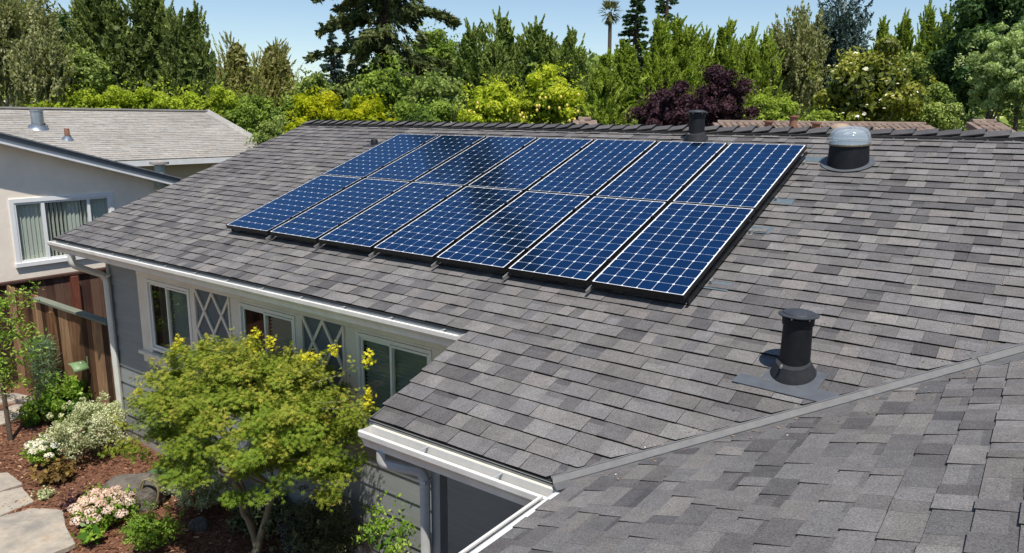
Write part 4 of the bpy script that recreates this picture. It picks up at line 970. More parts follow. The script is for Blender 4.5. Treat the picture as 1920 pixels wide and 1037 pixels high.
flag([(-20, 975), (62, 953), (118, 957), (125, 990), (143, 1020), (95, 1040), (60, 1075), (-60, 1090), (-90, 1000)])
flag([(-15, 757), (30, 752), (60, 752), (62, 745), (30, 738), (-15, 740)])
flag([(-10, 776), (25, 760), (75, 752), (80, 768), (40, 782), (0, 798), (-30, 795)])
def rock(name, c, rx, ry, rz_, mt, label, cat, seed=1, rough=0.25, sub=4, parent=None):
    import bmesh
    bm = bmesh.new(); bmesh.ops.create_icosphere(bm, subdivisions=sub, radius=1)
    from mathutils import noise as mn
    for v in bm.verts:
        n_ = mn.noise(v.co*1.3+Vector((seed*7.1, 0, 0))); n2 = mn.noise(v.co*3.5+Vector((seed*3.1, 5, 0)))
        k = 1+rough*(n_*1.3+0.35*n2)
        co = v.co*k; co = Vector((math.copysign(abs(co.x)**0.85, co.x), math.copysign(abs(co.y)**0.85, co.y), math.copysign(abs(co.z)**0.8, co.z)))
        v.co = Vector((co.x*rx, co.y*ry, co.z*rz_))
    me = bpy.data.meshes.new(name); bm.to_mesh(me); bm.free()
    o = link(name, me, mt); o.location = c; o.rotation_euler = (0, 0, seed)
    return tag(o, label, cat)
p = onz(240, 950, G); rock('boulder', (p[0]+0.0, p[1]+0.12, G+0.10), 0.34, 0.24, 0.25, M['rock'], 'large dark grey boulder behind the pink hydrangea', 'boulder', 4, 0.17, 5)
p = onz(233, 832, G); rock('stone', (p[0], p[1], G+0.03), 0.11, 0.09, 0.07, M['palestone'], 'pale rounded stone at the foot of the downspout', 'stone', 3, 0.1, 3)
p = onz(226, 842, G); rock('stone', (p[0]-.05, p[1]-.02, G+0.01), 0.07, 0.05, 0.04, M['palestone'], 'smaller flat stone beside the pale stone below the downspout', 'stone', 5, 0.1, 3)
p = onz(375, 990, G); rock('stone', (p[0], p[1], G+0.02), 0.16, 0.11, 0.08, M['rock'], 'low dark stone in the shade left of the maple trunk', 'stone', 6, 0.2, 3)

# chips
N = 16000
cx = rng.uniform(-4.8, 3.2, N); cy = rng.uniform(-3.2, -0.32, N); ca = rng.uniform(0, math.pi, N); cl = rng.uniform(0.008, 0.030, N); cwid = cl*rng.uniform(.25, .5, N)
cz = G+0.02*np.sin(cx*2.1+cy)+0.02*np.sin(cy*3.3-cx*1.2)+rng.uniform(0.002, 0.014, N)
ax = np.stack([np.cos(ca), np.sin(ca), rng.uniform(-.35, .35, N)], -1); bx = np.stack([-np.sin(ca), np.cos(ca), rng.uniform(-.35, .35, N)], -1); cc = np.stack([cx, cy, cz], -1)
v = np.stack([cc-ax*cl[:, None]-bx*cwid[:, None], cc+ax*cl[:, None]-bx*cwid[:, None], cc+ax*cl[:, None]+bx*cwid[:, None], cc-ax*cl[:, None]+bx*cwid[:, None]], 1).reshape(-1, 3)
tag(link('bark_mulch_chips', mesh_np('chips', v, np.arange(4*N).reshape(N, 4), shade=rng.random(N)), M['chips']), 'red brown bark chips covering the garden bed', 'mulch', kind='stuff')

# hose reel box with hose loop
p = onz(300, 965, G)
bc = np.array([0.02, -0.72, G])
bc = onz(295, 925, G)+[0.02, 0.08, 0]
t = thing('hose_box', bc, 'small green lidded hose box behind the boulder', 'box')
MB().box(bc[0]-.14, bc[0]+.14, bc[1]-.10, bc[1]+.10, G, G+.22).build('body', M['boxgrey'], t, 0.01)
MB().box(bc[0]-.17, bc[0]+.15, bc[1]-.13, bc[1]+.12, G+.222, G+.25).build('lid', M['boxgreen'], t, 0.01)
hc = onz(290, 948, G)+[0.04, -.08, 0.19]
pts = [hc+_r0*(0.115*math.cos(a)+.01*math.sin(3*a))+np.array([0, 0, 0.19*math.sin(a)]) for a in np.linspace(0, 2*math.pi, 40)]
o = MB().tube(pts, 0.012, 8, cap=False).tube([q_+np.array([0.02, .02, .01]) for q_ in pts[5:34]], 0.012, 8).build('garden_hose', M['hose'], None); tag(o, 'khaki garden hose looped upright beside the boulder', 'hose')
pp_ = np.array([1.98, -0.66, G]); t = thing('flower_pot', pp_, 'dark blue glazed pot in the shade behind the maple trunk', 'pot')
MB().lathe(pp_, [(0.13, 0), (0.19, .15), (0.21, .30), (0.20, .36)], 24, cap1=False).build('pot_body', M['bluepot'], t)
MB().lathe(pp_, [(0.20, .355), (0.225, .36), (0.225, .39), (0.20, .395), (0.18, .36)], 24, cap1=True).build('rim', M['bluepot'], t)

# ------------------------------------------------------------------ FOLIAGE
def unit(v): return v/np.maximum(np.linalg.norm(v, axis=-1, keepdims=True), 1e-9)
def rdir(n, g=rng): return unit(g.normal(size=(n, 3)))
class Leaves:
    def __init__(s): s.c = []; s.a = []; s.b = []; s.sh = []
    def add(s, c, nrm, L_, W_, sh, along=None):
        """leaf centres c, normals nrm, length, width, shade"""
        n = len(c); nrm = unit(nrm)
        al = rdir(n) if along is None else along
        al = unit(al-nrm*np.sum(al*nrm, -1, keepdims=True)); bt = np.cross(nrm, al)
        s.c.append(c); s.a.append(al*np.broadcast_to(np.asarray(L_), (n,))[:, None]/2); s.b.append(bt*np.broadcast_to(np.asarray(W_), (n,))[:, None]/2); s.sh.append(np.clip(np.broadcast_to(sh, (n,)), 0, 1))
        return s
    def build(s, name, mt, parent=None, loc=None):
        c = np.concatenate(s.c); a = np.concatenate(s.a); b = np.concatenate(s.b); sh = np.concatenate(s.sh); n = len(c)
        off = wloc(parent) if parent is not None else (np.array(loc, float) if loc is not None else np.zeros(3))
        v = np.stack([c-a, c+b*1.0-a*0.1, c+a, c-b*1.0-a*0.1], 1).reshape(-1, 3)-off
        o = link(name, mesh_np(name, v, np.arange(4*n).reshape(n, 4), shade=sh), mt, parent)
        if parent is None: o.location = tuple(off)
        return o
def clumps(lv, centers, radii, n, size, asp=0.55, jit=0.55, fill=0.35, shj=0.22, flat=1.0, base_sh=0.5, up=0.25):
    """n leaves over the shells of the clumps; size = leaf length"""
    centers = np.asarray(centers); radii = np.asarray(radii); w = (radii.mean(-1)**2); w /= w.sum()
    k = rng.choice(len(centers), n, p=w); d = rdir(n); d[:, 2] += up; d = unit(d)
    rr = 1-np.abs(rng.normal(0, fill, n)); rr = np.clip(rr, 0.05, 1.12)
    c = centers[k]+d*radii[k]*rr[:, None]
    cs = rng.normal(0, shj*0.6, len(centers))
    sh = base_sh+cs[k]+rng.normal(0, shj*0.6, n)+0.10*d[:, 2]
    lv.add(c, d+rng.normal(size=(n, 3))*jit, size*rng.uniform(.6, 1.3, n), size*asp*rng.uniform(.7, 1.2, n), sh)
def blob_centers(c, r, n, rough=0.2, lower=-0.6, shrink=0.3):
    """clump centres on/in an ellipsoid envelope"""
    d = rdir(n); d[:, 2] = np.where(d[:, 2] < lower, -d[:, 2], d[:, 2])
    q_ = rng.uniform(0.35, 1.0, n)**0.5*(1-shrink*0.6)
    cen = np.asarray(c)+d*np.asarray(r)*q_[:, None]*(1+rng.normal(0, rough, (n, 1)))
    rad = np.asarray(r).mean()*shrink*rng.uniform(.7, 1.3, (n, 1))*np.array([[1, 1, .85]])
    return cen, rad
def shoots(lv, p0, p1, rad, n_per, size, asp=0.35, shj=0.2, base_sh=0.5, droop=0.0, tipw=0.0):
    """feathery shoots from p0 to p1 (arrays), leaves hugging each, tapering to the tip"""
    m_ = len(p0); n = m_*n_per; k = np.repeat(np.arange(m_), n_per); t_ = rng.random(n)**0.85
    ax_ = p1-p0; axu = unit(ax_)
    rv = rdir(n); rv -= axu[k]*np.sum(rv*axu[k], -1, keepdims=True); rv = unit(rv)
    prof = np.sin(np.clip(t_*1.0+0.12, 0, 1)*math.pi)**0.6*(1-t_*0.55)+tipw
    c = p0[k]+ax_[k]*t_[:, None]+rv*(np.asarray(rad)[k]*prof*rng.uniform(.3, 1.05, n))[:, None]
    c[:, 2] -= droop*t_**2
    al = axu[k]+rv*0.8+rng.normal(size=(n, 3))*0.25
    sh = base_sh+rng.normal(0, shj*.6, m_)[k]+rng.normal(0, shj*.6, n)+0.12*(t_-.5)
    lv.add(c, rv+rng.normal(size=(n, 3))*0.4, size*rng.uniform(.6, 1.3, n), size*asp*rng.uniform(.7, 1.3, n), sh, al)
def trunk(parent, base, top, r0, r1, mt=None, limbs=(), bend=0.02, name='trunk'):
    base = np.array(base, float); top = np.array(top, float); h = np.linalg.norm(top-base); n = 8
    pts = [base+(top-base)*k/n+np.array([math.sin(k*1.3+base[0]), math.cos(k*1.7+base[1]), 0])*bend*h*(0 if k == 0 else 1)*0.3 for k in range(n+1)]
    mb = MB().tube(pts, [r0+(r1-r0)*(k/n)**0.8 for k in range(n+1)], 10)
    for (tp, d, ln, rr) in limbs:
        p = base+(top-base)*tp; d = np.array(d, float); q_ = [p+d*ln*k/4+np.array([0, 0, 0.08*ln*(k/4)**2]) for k in range(5)]
        mb.tube(q_, [rr*(1-.75*k/4) for k in range(5)], 6)
    return mb.build(name, mt or M['bark'], parent)
def rl(n, lo=0.35, hi=.9, ln=1.5, rr=.05):
    out = []
    for _ in range(n):
        a = random.uniform(0, 6.28); out.append((random.uniform(lo, hi), (math.cos(a), math.sin(a), random.uniform(.3, .9)), ln*random.uniform(.6, 1.2), rr))
    return out
def col(u, d):                          # ground position of a tree standing at photo column u, depth d
    p = at(u, 225, d); return p[0], p[1]
def zat(v, u, d): return float(at(u, v, d)[2])

def round_tree(name, u, vtop, vbot, wpx, d, mt, label, n=9000, leaf=0.14, ncl=26, shrink=0.3, grp=None, cat='tree', bark='bark', asp=0.55, depth=1.0, base_sh=0.5, gap=0.25, core=True):
    x, y = col(u, d); zt, zb = zat(vtop, u, d), zat(vbot, u, d); w_ = wpx*d/F
    c = np.array([x, y, (zt+zb)/2]); r = np.array([w_/2, w_/2*depth, (zt-zb)/2])
    t = thing(name, (x, y, G), label, cat, grp); lv = Leaves()
    cen, rad = blob_centers(c, r, ncl, 0.08, -.7, shrink); clumps(lv, cen, rad, n, leaf, asp)
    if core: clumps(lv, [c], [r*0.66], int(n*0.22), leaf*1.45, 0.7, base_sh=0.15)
    # stray outer twigs
    cen2 = c+rdir(60)*r*rng.uniform(.92, 1.1, (60, 1)); clumps(lv, cen2, np.full((60, 3), leaf*1.8), int(n*.06), leaf, asp)
    lv.build('crown', mt, t)
    trunk(t, (x, y, G), (x, y, c[2]), max(.08, w_*.035), .04, M[bark], rl(5, .5, .95, w_*.3, w_*.012+.02))
    return t
def shoot_tree(name, u, vtop, vbot, wpx, d, mt, label, n=120, per=70, leaf=0.14, grp=None, lean=(0, 0), spread=0.35, slen=0.28, srad=0.09, bark='bark', core=0.5, pw=1.0, base_sh=.5, cat='tree', asp=0.35, leaders=None):
    leaders = random.choice((2, 3, 3, 4)) if leaders is None else leaders
    """upswept tree: crown built of many rising shoots"""
    x, y = col(u, d); zt, zb = zat(vtop, u, d), zat(vbot, u, d); w_ = wpx*d/F; h = zt-zb
    t = thing(name, (x, y, G), label, cat, grp); lv = Leaves()
    spread = spread*random.uniform(1.1, 1.7); pw = pw*random.uniform(.75, 1.15)
    K = max(1, leaders); ka = rng.integers(0, K, n); oa = rng.uniform(0, 6.28, K); orr = w_/2*rng.uniform(.12, .62, K)*(K > 1)
    hk_ = np.where(np.arange(K) == 0, 1.0, rng.uniform(.62, .96, K)); wk = (w_/2)*(1.0 if K == 1 else .78)*rng.uniform(.75, 1.15, K)
    ox = np.cos(oa)*orr; oy = np.sin(oa)*orr; ox[0] *= .4; oy[0] *= .4
    f_ = rng.random(n)**0.8; a = rng.uniform(0, 2*math.pi, n); hh_ = h*hk_[ka]
    env = wk[ka]*np.clip((1-f_)**pw, 0.06, 1)*np.minimum(1, 0.55+f_*2.0)*rng.uniform(.35, 1.0, n)
    L_ = hh_*slen*(rng.uniform(.4, 1.0, n)+rng.exponential(.25, n))*(0.5+0.6*(1-f_))
    p0 = np.stack([x+ox[ka]+np.cos(a)*env*0.85+lean[0]*f_*h, y+oy[ka]+np.sin(a)*env*0.85+lean[1]*f_*h, zb+f_*hh_*0.86], -1)
    dr = np.stack([np.cos(a)*spread*rng.uniform(.3, 1.3, n)+lean[0]*1.2, np.sin(a)*spread*rng.uniform(.3, 1.3, n)+lean[1]*1.2, np.ones(n)], -1)
    p1 = p0+unit(dr)*L_[:, None]
    shoots(lv, p0, p1, h*srad*rng.uniform(.6, 1.2, n)*(0.5+.6*(1-f_)), per, leaf, asp, base_sh=base_sh)
    tp = np.stack([x+ox+lean[0]*h*.8, y+oy+lean[1]*h*.8, zb+h*hk_*.72], -1); shoots(lv, tp, tp+np.stack([lean[0]*h*.2+0*ox, lean[1]*h*.2+0*ox, h*hk_*.24], -1), h*srad*1.0*np.ones(K), per*2, leaf, asp, base_sh=base_sh)
    if core:
        nn = int(n*per*0.10); ff_ = rng.random(nn); aa = rng.uniform(0, 6.28, nn); rr_ = w_/2*core*np.clip((1-ff_)**pw, .05, 1)*np.sqrt(rng.random(nn))
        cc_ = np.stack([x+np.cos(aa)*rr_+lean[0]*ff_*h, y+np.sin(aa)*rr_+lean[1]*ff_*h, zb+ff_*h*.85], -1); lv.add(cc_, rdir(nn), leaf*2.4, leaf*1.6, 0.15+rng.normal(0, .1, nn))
    lv.build('crown', mt, t)
    trunk(t, (x, y, G), (x+lean[0]*h*.8, y+lean[1]*h*.8, zb+h*.8), max(.09, w_*.03), .03, M[bark], rl(4, .4, .8, w_*.25, .03))
    return t
def weeping_tree(name, u, vtop, vbot, wpx, d, mt, label, n=260, per=34, leaf=0.12, grp=None, bark='whitebark', hang=0.22, core=0.3):
    x, y = col(u, d); zt, zb = zat(vtop, u, d), zat(vbot, u, d); w_ = wpx*d/F; h = zt-zb
    t = thing(name, (x, y, G), label, 'tree', grp); lv = Leaves()
    dd = rdir(n); q_ = rng.uniform(.25, 1, n)**.5
    p0 = np.array([x, y, (zt+zb)/2+h*.08])+dd*np.array([w_/2, w_/2, h*.42])*q_[:, None]
    p1 = p0+np.stack([rng.normal(0, .04, n)*h, rng.normal(0, .04, n)*h, -h*hang*rng.uniform(.4, 1.3, n)], -1)
    shoots(lv, p0, p1, np.full(n, h*.030), per, leaf, .5, .28, tipw=.15)
    up_ = p0+dd*0.06*h+[0, 0, .05*h]; shoots(lv, p0, up_, np.full(n, h*.035), per//2, leaf, .5, .25)
    if core:
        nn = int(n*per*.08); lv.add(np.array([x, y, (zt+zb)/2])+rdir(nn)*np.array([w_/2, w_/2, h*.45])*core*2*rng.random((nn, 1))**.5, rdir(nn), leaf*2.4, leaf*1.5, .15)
    lv.build('crown', mt, t)
    trunk(t, (x, y, G), (x+.03*w_, y, zt-h*.12), max(.07, w_*.02), .02, M[bark], [(random.uniform(.35, .85), (math.cos(a_), math.sin(a_), 1.1), w_*.28, .035) for a_ in np.linspace(0, 6, 9)])
    return t
def conifer(name, u, vtop, vbot, wpx, d, mt, label, whorls=22, per=26, leaf=0.16, bark='redbark', ztop=None, r0=None, inner=0, droop=0.25, power=0.9, sparse=1.0, limbr=0.05, grp=None):
    x, y = col(u, d); zt = zat(vtop, u, d) if ztop is None else ztop; zb = zat(vbot, u, d); w_ = wpx*d/F; h = zt-zb
    t = thing(name, (x, y, G), label, 'tree', grp); lv = Leaves(); lm = MB()
    for i in range(whorls):
        f_ = (i+.5)/whorls; z = zb+h*f_; Lr = w_/2*(1-f_)**power+.02*h*.5
        for k in range(random.choice((4, 5, 5, 6)) if sparse >= 1 else random.choice((2, 3, 4))):
            a = random.uniform(0, 6.283); ln = Lr*random.uniform(.65, 1.12); dv_ = np.array([math.cos(a), math.sin(a), 0])
            z_ = z+random.uniform(-.5, .5)*h/whorls
            pts = [np.array([x, y, z_])+dv_*ln*s_+np.array([0, 0, ln*(0.12*s_-droop*s_*s_)]) for s_ in np.linspace(0, 1, 6)]
            lm.tube(pts, [limbr*(1-.8*s_)*(0.4+.6*(1-f_)) for s_ in np.linspace(0, 1, 6)], 5, cap=False)
            m_ = int(per*max(.3, ln/(w_/2))); ss = rng.uniform(.18, 1.0, m_); P0 = np.array([x, y, z_])+dv_*ln*ss[:, None]+np.stack([0*ss, 0*ss, ln*(0.12*ss-droop*ss*ss)], -1)
            sd_ = np.array([-dv_[1], dv_[0], 0]); sg = rng.choice((-1, 1), m_)[:, None]
            P1 = P0+(sd_*sg*0.6+dv_*.7+np.array([0, 0, -.25]))*(ln*.30*(1.15-ss))[:, None]+rng.normal(0, .03*ln, (m_, 3))
            shoots(lv, P0, P1, np.full(m_, .035*ln+.04), 16, leaf, .35, .25, tipw=.15)
    if inner:
        zi = zb+inner*rng.random(260)*1.0; ai = rng.uniform(0, 6.28, 260); ri = rng.uniform(.1, 1, 260)*w_*.34*(1-.45*(zi-zb)/inner)
        P0 = np.stack([x+np.cos(ai)*ri, y+np.sin(ai)*ri, zi], -1); P1 = P0+np.stack([np.cos(ai)*.5, np.sin(ai)*.5, -rng.uniform(.1, .7, 260)], -1)*(.6+.5*ri/w_)[:, None]
        shoots(lv, P0, P1, np.full(260, .22), 60, leaf, .35, .3, tipw=.2)
    lv.build('crown', mt, t)
    lm.tube([(x, y, G), (x, y, zb), (x, y, zb+h*.5), (x, y, zt-.2)], [(r0 or .35), (r0 or .35)*.9, (r0 or .35)*.5, .03], 14)
    lm.build('trunk', M[bark], t)
    return t
exec_trees = True
# far backdrop wood (one mass)
lv = Leaves()
nn = 26000; uu = rng.uniform(-250, 2200, nn); dd_ = rng.uniform(52, 64, nn)
top_ = np.interp(uu, [-250, 0, 130, 400, 580, 665, 720, 1100, 1300, 1700, 2200], [50, 50, 80, 110, 158, 158, 105, 110, 100, 85, 40])+10*np.sin(uu/31.0+1)+8*np.sin(uu/13.0+2)
vv_ = top_+(260-top_)*rng.random(nn)**0.9
P_ = CAM+dd_[:, None]*(_f+_r*((uu-CX)/F)[:, None]-_u*((vv_-CY)/F)[:, None])
cl_ = np.sin(uu/23.0)*.2+np.sin(vv_/13.0+uu/31.0)*.2
lv.add(P_, rdir(nn)+[0, -.6, .6], .75*rng.uniform(.5, 1.3, nn), .5*rng.uniform(.6, 1.2, nn), .45+cl_+rng.normal(0, .15, nn))
tag(lv.build('distant_wood', M['f_juniper2'], None), 'distant dark green wood behind the garden trees', 'wood', kind='stuff')

# --- left group
weeping_tree('birch_tree', 20, -60, 230, 190, 30, M['f_birch'], 'tall weeping birch with white stems at the left edge of the photo', 420, 44, .15)
weeping_tree('birch_tree', 95, 70, 225, 110, 27, M['f_birch'], 'smaller grey green weeping birch in front of the dark leafy tree at the left', 200, 40, .13)
round_tree('leafy_tree', 110, 15, 190, 95, 35, M['f_dark'], 'dark leafy tree between the weeping birch and the tall junipers', 9000, .20)
round_tree('leafy_tree', 35, 0, 110, 110, 38, M['f_juniper2'], 'green tree rising behind the weeping birch at the left edge', 7000, .2)
shoot_tree('juniper_tree', 228, -75, 200, 215, 32, M['f_juniper'], 'dark upswept juniper leaning left, first of the big junipers beside the birch', 380, 90, .17, 'tall dark junipers behind the hedge', (-.16, 0), .42, .16, .042, pw=.45)
shoot_tree('juniper_tree', 305, -50, 200, 200, 33, M['f_juniper'], 'broad dark juniper in the middle of the big group behind the hedge', 340, 90, .17, 'tall dark junipers behind the hedge', (-.05, 0), .40, .17, .042, pw=.5)
shoot_tree('juniper_tree', 374, 2, 200, 130, 31, M['f_juniper'], 'narrower dark juniper with two pointed tips at the right of the big group', 220, 90, .16, 'tall dark junipers behind the hedge', (-.02, 0), .34, .20, .045, pw=.6)
round_tree('leafy_tree', 170, 95, 205, 90, 28, M['f_juniper2'], 'mid green bushy tree below the leaning juniper', 7000, .15)
shoot_tree('twiggy_tree', 452, 62, 215, 130, 34, M['f_olive'], 'sparse olive twiggy tree right of the junipers', 240, 44, .11, None, (0, 0), .42, .26, .030, pw=.4, core=.5)
shoot_tree('twiggy_tree', 520, 68, 215, 165, 36, M['f_olive'], 'rounded olive green tree with bare twigs on top', 300, 46, .12, None, (0, 0), .5, .22, .032, pw=.5, core=.6)
conifer('spruce_tree', 628, 58, 160, 66, 62, M['f_spruce'], 'far blue green spruce with pointed top against the sky', 20, 12, .30, droop=.15, limbr=.06)
round_tree('leafy_tree', 600, 140, 230, 120, 34, M['f_juniper2'], 'low green tree below the far spruce', 6000, .17)

# --- hedge: separate shrubs
hx = [(95, 172), (150, 160), (205, 158), (262, 153), (318, 156), (372, 160), (425, 163), (478, 172), (520, 182)]
hl = ['first shrub of the bright hedge, next to the birch', 'second shrub of the bright hedge from the left', 'third shrub of the bright hedge from the left', 'fourth hedge shrub, below the broad juniper', 'middle hedge shrub with the brightest top', 'sixth shrub of the bright hedge', 'seventh hedge shrub, above the roof hip', 'eighth hedge shrub, darker green', 'last hedge shrub, darker, beside the golden privet']
for k, (u, vt) in enumerate(hx):
    round_tree('hedge_shrub', u, vt, 290, 88, min(25.2+u/385*5, 29.0), M['f_hedge'] if k < 5 else (M['f_hedged'] if k > 6 else M['f_hedge']), hl[k], 6500, .12, 22, .26, 'clipped bright green hedge shrubs', 'shrub')
round_tree('hedge_shrub', 452, 195, 330, 100, 27, M['f_hedged'], 'darker green shrub at the end of the tan roof', 7000, .11, 24, .26, None, 'shrub')
round_tree('shrub', 508, 205, 340, 85, 23.5, M['f_juniper2'], 'small leafed grey green shrub between tan roof and dark shingle roof', 6500, .09, 22, .28, None, 'shrub')
round_tree('privet_shrub', 590, 168, 300, 100, 18, M['f_gold'], 'yellow green privet shrub just beyond the left end of the ridge', 8500, .10, 24, .28, None, 'shrub')
round_tree('privet_shrub', 690, 180, 290, 120, 17, M['f_gold'], 'low golden privet shrub behind the ridge, right of the taller privet', 8500, .09, 24, .28, None, 'shrub')
round_tree('privet_shrub', 556, 215, 310, 50, 16, M['f_gold'], 'small golden privet touching the left end of the ridge', 3500, .08, 14, .3, None, 'shrub')

# --- redwood
conifer('redwood_tree', 724, 0, 175, 250, 30, M['f_redwood'], 'tall redwood with thick dark trunk and drooping limbs reaching above the frame', 40, 44, .24, ztop=29.0, r0=.34, inner=5.2, droop=.30, power=.85, sparse=1.2, limbr=.07)
round_tree('leafy_tree', 735, 118, 240, 110, 22, M['f_hedged'], 'round dense green shrub tree in front of the redwood', 9500, .12, 26, .26)
round_tree('leafy_tree', 815, 140, 240, 120, 21, M['f_juniper2'], 'loose mid green shrub behind the middle of the ridge', 8500, .11, 24, .28)
round_tree('leafy_tree', 815, 55, 170, 110, 36, M['f_hedged'], 'pale green round topped tree right of the redwood', 7500, .17)
round_tree('leafy_tree', 690, 150, 240, 90, 27, M['f_juniper2'], 'green tree at the foot of the redwood on its left', 6500, .14)
# --- centre junipers
for u, vt, w_, d_, lb, nn_ in ((880, 40, 110, 27, 'green feathery juniper at the left of the centre group', 170), (945, 12, 110, 28, 'tallest feathery juniper of the centre group', 180), (1005, 28, 110, 27.5, 'middle feathery juniper behind the lemon trees', 180), (1062, 50, 95, 26.5, 'right feathery juniper of the centre group beside the palm', 150)):
    shoot_tree('juniper_tree', u, vt, 225, w_*1.55, d_, M['f_juniper2'], lb, int(nn_*1.5), 80, .14, 'feathery green junipers in the centre', (0, 0), .50, .20, .042, pw=.6)
round_tree('lemon_tree', 925, 150, 262, 130, 14.5, M['f_lemon'], 'yellow green lemon tree with fruit behind the ridge, left of the pair', 9500, .075, 26, .25)
round_tree('lemon_tree', 1030, 128, 262, 130, 15, M['f_lemon'], 'larger yellow green lemon tree with fruit, right of the pair', 10500, .075, 28, .25)
round_tree('citrus_tree', 800, 192, 262, 130, 15.5, M['f_hedged'], 'low green citrus shrub left of the lemon trees', 6500, .08, 20, .28)
ld = [o for o in bpy.data.objects if o.name.startswith('lemon_tree')]
for o, (u, vt) in zip(ld, ((925, 165), (1030, 150))):
    for k in range(16):
        p = at(u+random.uniform(-58, 58), random.uniform(vt+22, 232), 14.1+random.uniform(-.1, .3))
        MB().lathe(p, [(0.0, -.034), (.017, -.027), (.025, -.008), (.025, .008), (.016, .027), (0, .034)], 8, cap1=False).build('lemon', M['lemonfruit'], o)

# --- right of centre
conifer('redwood_tree', 1186, -12, 160, 95, 46, M['f_dark'], 'dark narrow redwood left of a pair near the palm', 24, 14, .25, droop=.1, limbr=.06, power=.6, grp='dark narrow redwoods')
conifer('redwood_tree', 1240, -25, 160, 95, 47, M['f_dark'], 'dark narrow redwood right of a pair near the palm', 24, 14, .25, droop=.1, limbr=.06, power=.6, grp='dark narrow redwoods')
for u, vt, w_, d_, lb in ((1128, 88, 85, 22, 'low bright green feathery tree under the palm'), (1178, 70, 90, 23, 'bright green feathery tree left of the purple plum'), (1225, 28, 100, 24, 'tall bright feathery tree in front of the dark redwoods'), (1262, 22, 80, 24.5, 'slender bright feathery tree right of the dark redwoods'), (1342, 28, 75, 27, 'pointed bright green tree above the purple plum'), (1310, 45, 70, 28, 'thin bright green tree left of the pointed one'), (1395, 45, 75, 29, 'bright green open tree above the right of the purple plum'), (1425, 48, 60, 30, 'thin feathery tree next to the grey green birch')):
    shoot_tree('feathery_tree', u, vt, 240, w_*1.75, d_, M['f_spire'], lb, 240, 80, .115, 'bright green feathery trees', (0, 0), .45, .20, .040, pw=.85)
# palm
x, y = col(1137, 62); t = thing('palm_tree', (x, y, G), 'tall thin fan palm against the sky', 'tree')
zt = zat(28, 1137, 62); MB().tube([(x+.3, y, G), (x+.1, y, zt*.5), (x, y, zt)], [.22, .17, .15], 10).build('trunk', M['bark'], t)
lv = Leaves()
for k in range(90):
    a = random.uniform(0, 6.28); el = random.uniform(-1.3, 1.25); ln = random.uniform(.65, .95); dv_ = np.array([math.cos(a)*math.cos(el), math.sin(a)*math.cos(el), math.sin(el)])
    c0 = np.array([x, y, zt])+dv_*ln*.75
    sd_ = np.cross(dv_, [0, 0, 1.0]); sd_ /= np.linalg.norm(sd_)
    for b_ in np.linspace(-.6, .6, 7):
        al = dv_+sd_*b_; lv.add((c0+al*.15)[None], (np.cross(al, sd_)+rng.normal(0, .2, 3))[None], .65, .07, .3+.5*(el > 0)*random.random(), al[None])
lv.build('crown', M['f_palm'], t)
round_tree('plum_tree', 1255, 155, 285, 150, 18, M['f_plum'], 'purple leaved plum tree, the left half of the purple mass behind the ridge', 11000, .085, 28, .24)
round_tree('plum_tree', 1350, 128, 285, 135, 18.5, M['f_plum'], 'taller purple leaved plum tree behind the ridge, right of the first', 11000, .085, 28, .24)
weeping_tree('birch_tree', 1482, 25, 225, 105, 30, M['f_birch'], 'grey green birch right of the purple plum', 280, 44, .13)
weeping_tree('birch_tree', 1562, -20, 200, 90, 31, M['f_spruce'], 'tall thin blue green weeping tree rising above the magnolia', 190, 36, .13)
weeping_tree('birch_tree', 1515, 40, 215, 70, 32, M['f_birch'], 'grey green birch behind the left edge of the magnolia', 160, 40, .13)
round_tree('shrub', 1450, 172, 270, 95, 20, M['f_spire'], 'light green fuzzy shrub between the plum and the magnolia', 7500, .09, 22, .28, None, 'shrub')
round_tree('shrub', 1540, 205, 270, 80, 19, M['f_spire'], 'low light green shrub at the foot of the magnolia', 4500, .09, 18, .3, None, 'shrub')
mg = round_tree('magnolia_tree', 1618, 82, 275, 205, 20, M['f_magnolia'], 'large rounded magnolia with olive gold leaves and white flowers', 13000, .125, 34, .22, gap=.3)
for k in range(9):
    p = at(1618+random.uniform(-75, 80), random.uniform(105, 215), 18.5)
    lf = Leaves()
    for q_ in range(9): a = q_*.7; lf.add((p+.025*np.array([math.cos(a), math.sin(a), .3]))[None], np.array([[math.cos(a), math.sin(a), 1.0]]), .05, .035, .3)
    lf.build('flower', M['petalw'], mg)
for u, vt, w_, d_, lb in ((1638, 28, 62, 31, 'pointed green spire just right of the magnolia top'), (1681, 12, 44, 32, 'slim leaning green spire with open branches'), (1722, -5, 70, 31, 'tall green spire left of the dark tree'), (1752, 5, 60, 31.5, 'last green spire, touching the dark tree')):
    shoot_tree('spire_tree', u, vt, 215, w_*1.35, d_, M['f_spire'], lb, 170, 75, .13, 'green spires right of the magnolia', (0, 0), .32, .2, .036, pw=.8, base_sh=.4)
round_tree('leafy_tree', 1700, 95, 250, 130, 26, M['f_juniper2'], 'mid green bushy tree between magnolia and dark tree', 9500, .14)
round_tree('leafy_tree', 1745, 170, 270, 110, 21, M['f_juniper2'], 'low mid green bush in front of the dark tree', 7000, .10, cat='shrub')
round_tree('leafy_tree', 1850, -60, 262, 210, 24, M['f_dark'], 'very dark large tree near the right edge', 15000, .17, 34, .24)
round_tree('leafy_tree', 1790, 40, 255, 110, 25, M['f_dark'], 'dark tree at the left side of the very dark large tree', 8500, .16)
round_tree('pale_tree', 1905, 28, 262, 220, 16, M['f_pale'], 'pale green small leaved tree at the right edge', 17000, .07, 130, .10, gap=.3)
round_tree('shrub', 1350, 205, 262, 60, 24, M['f_hedged'], 'small green bush hidden between plum and tile roof', 2500, .1, 14, .3, None, 'shrub')
# fill trees just behind the ridge so no bare ground shows
for k, u in enumerate(range(-60, 2050, 120)):
    pass

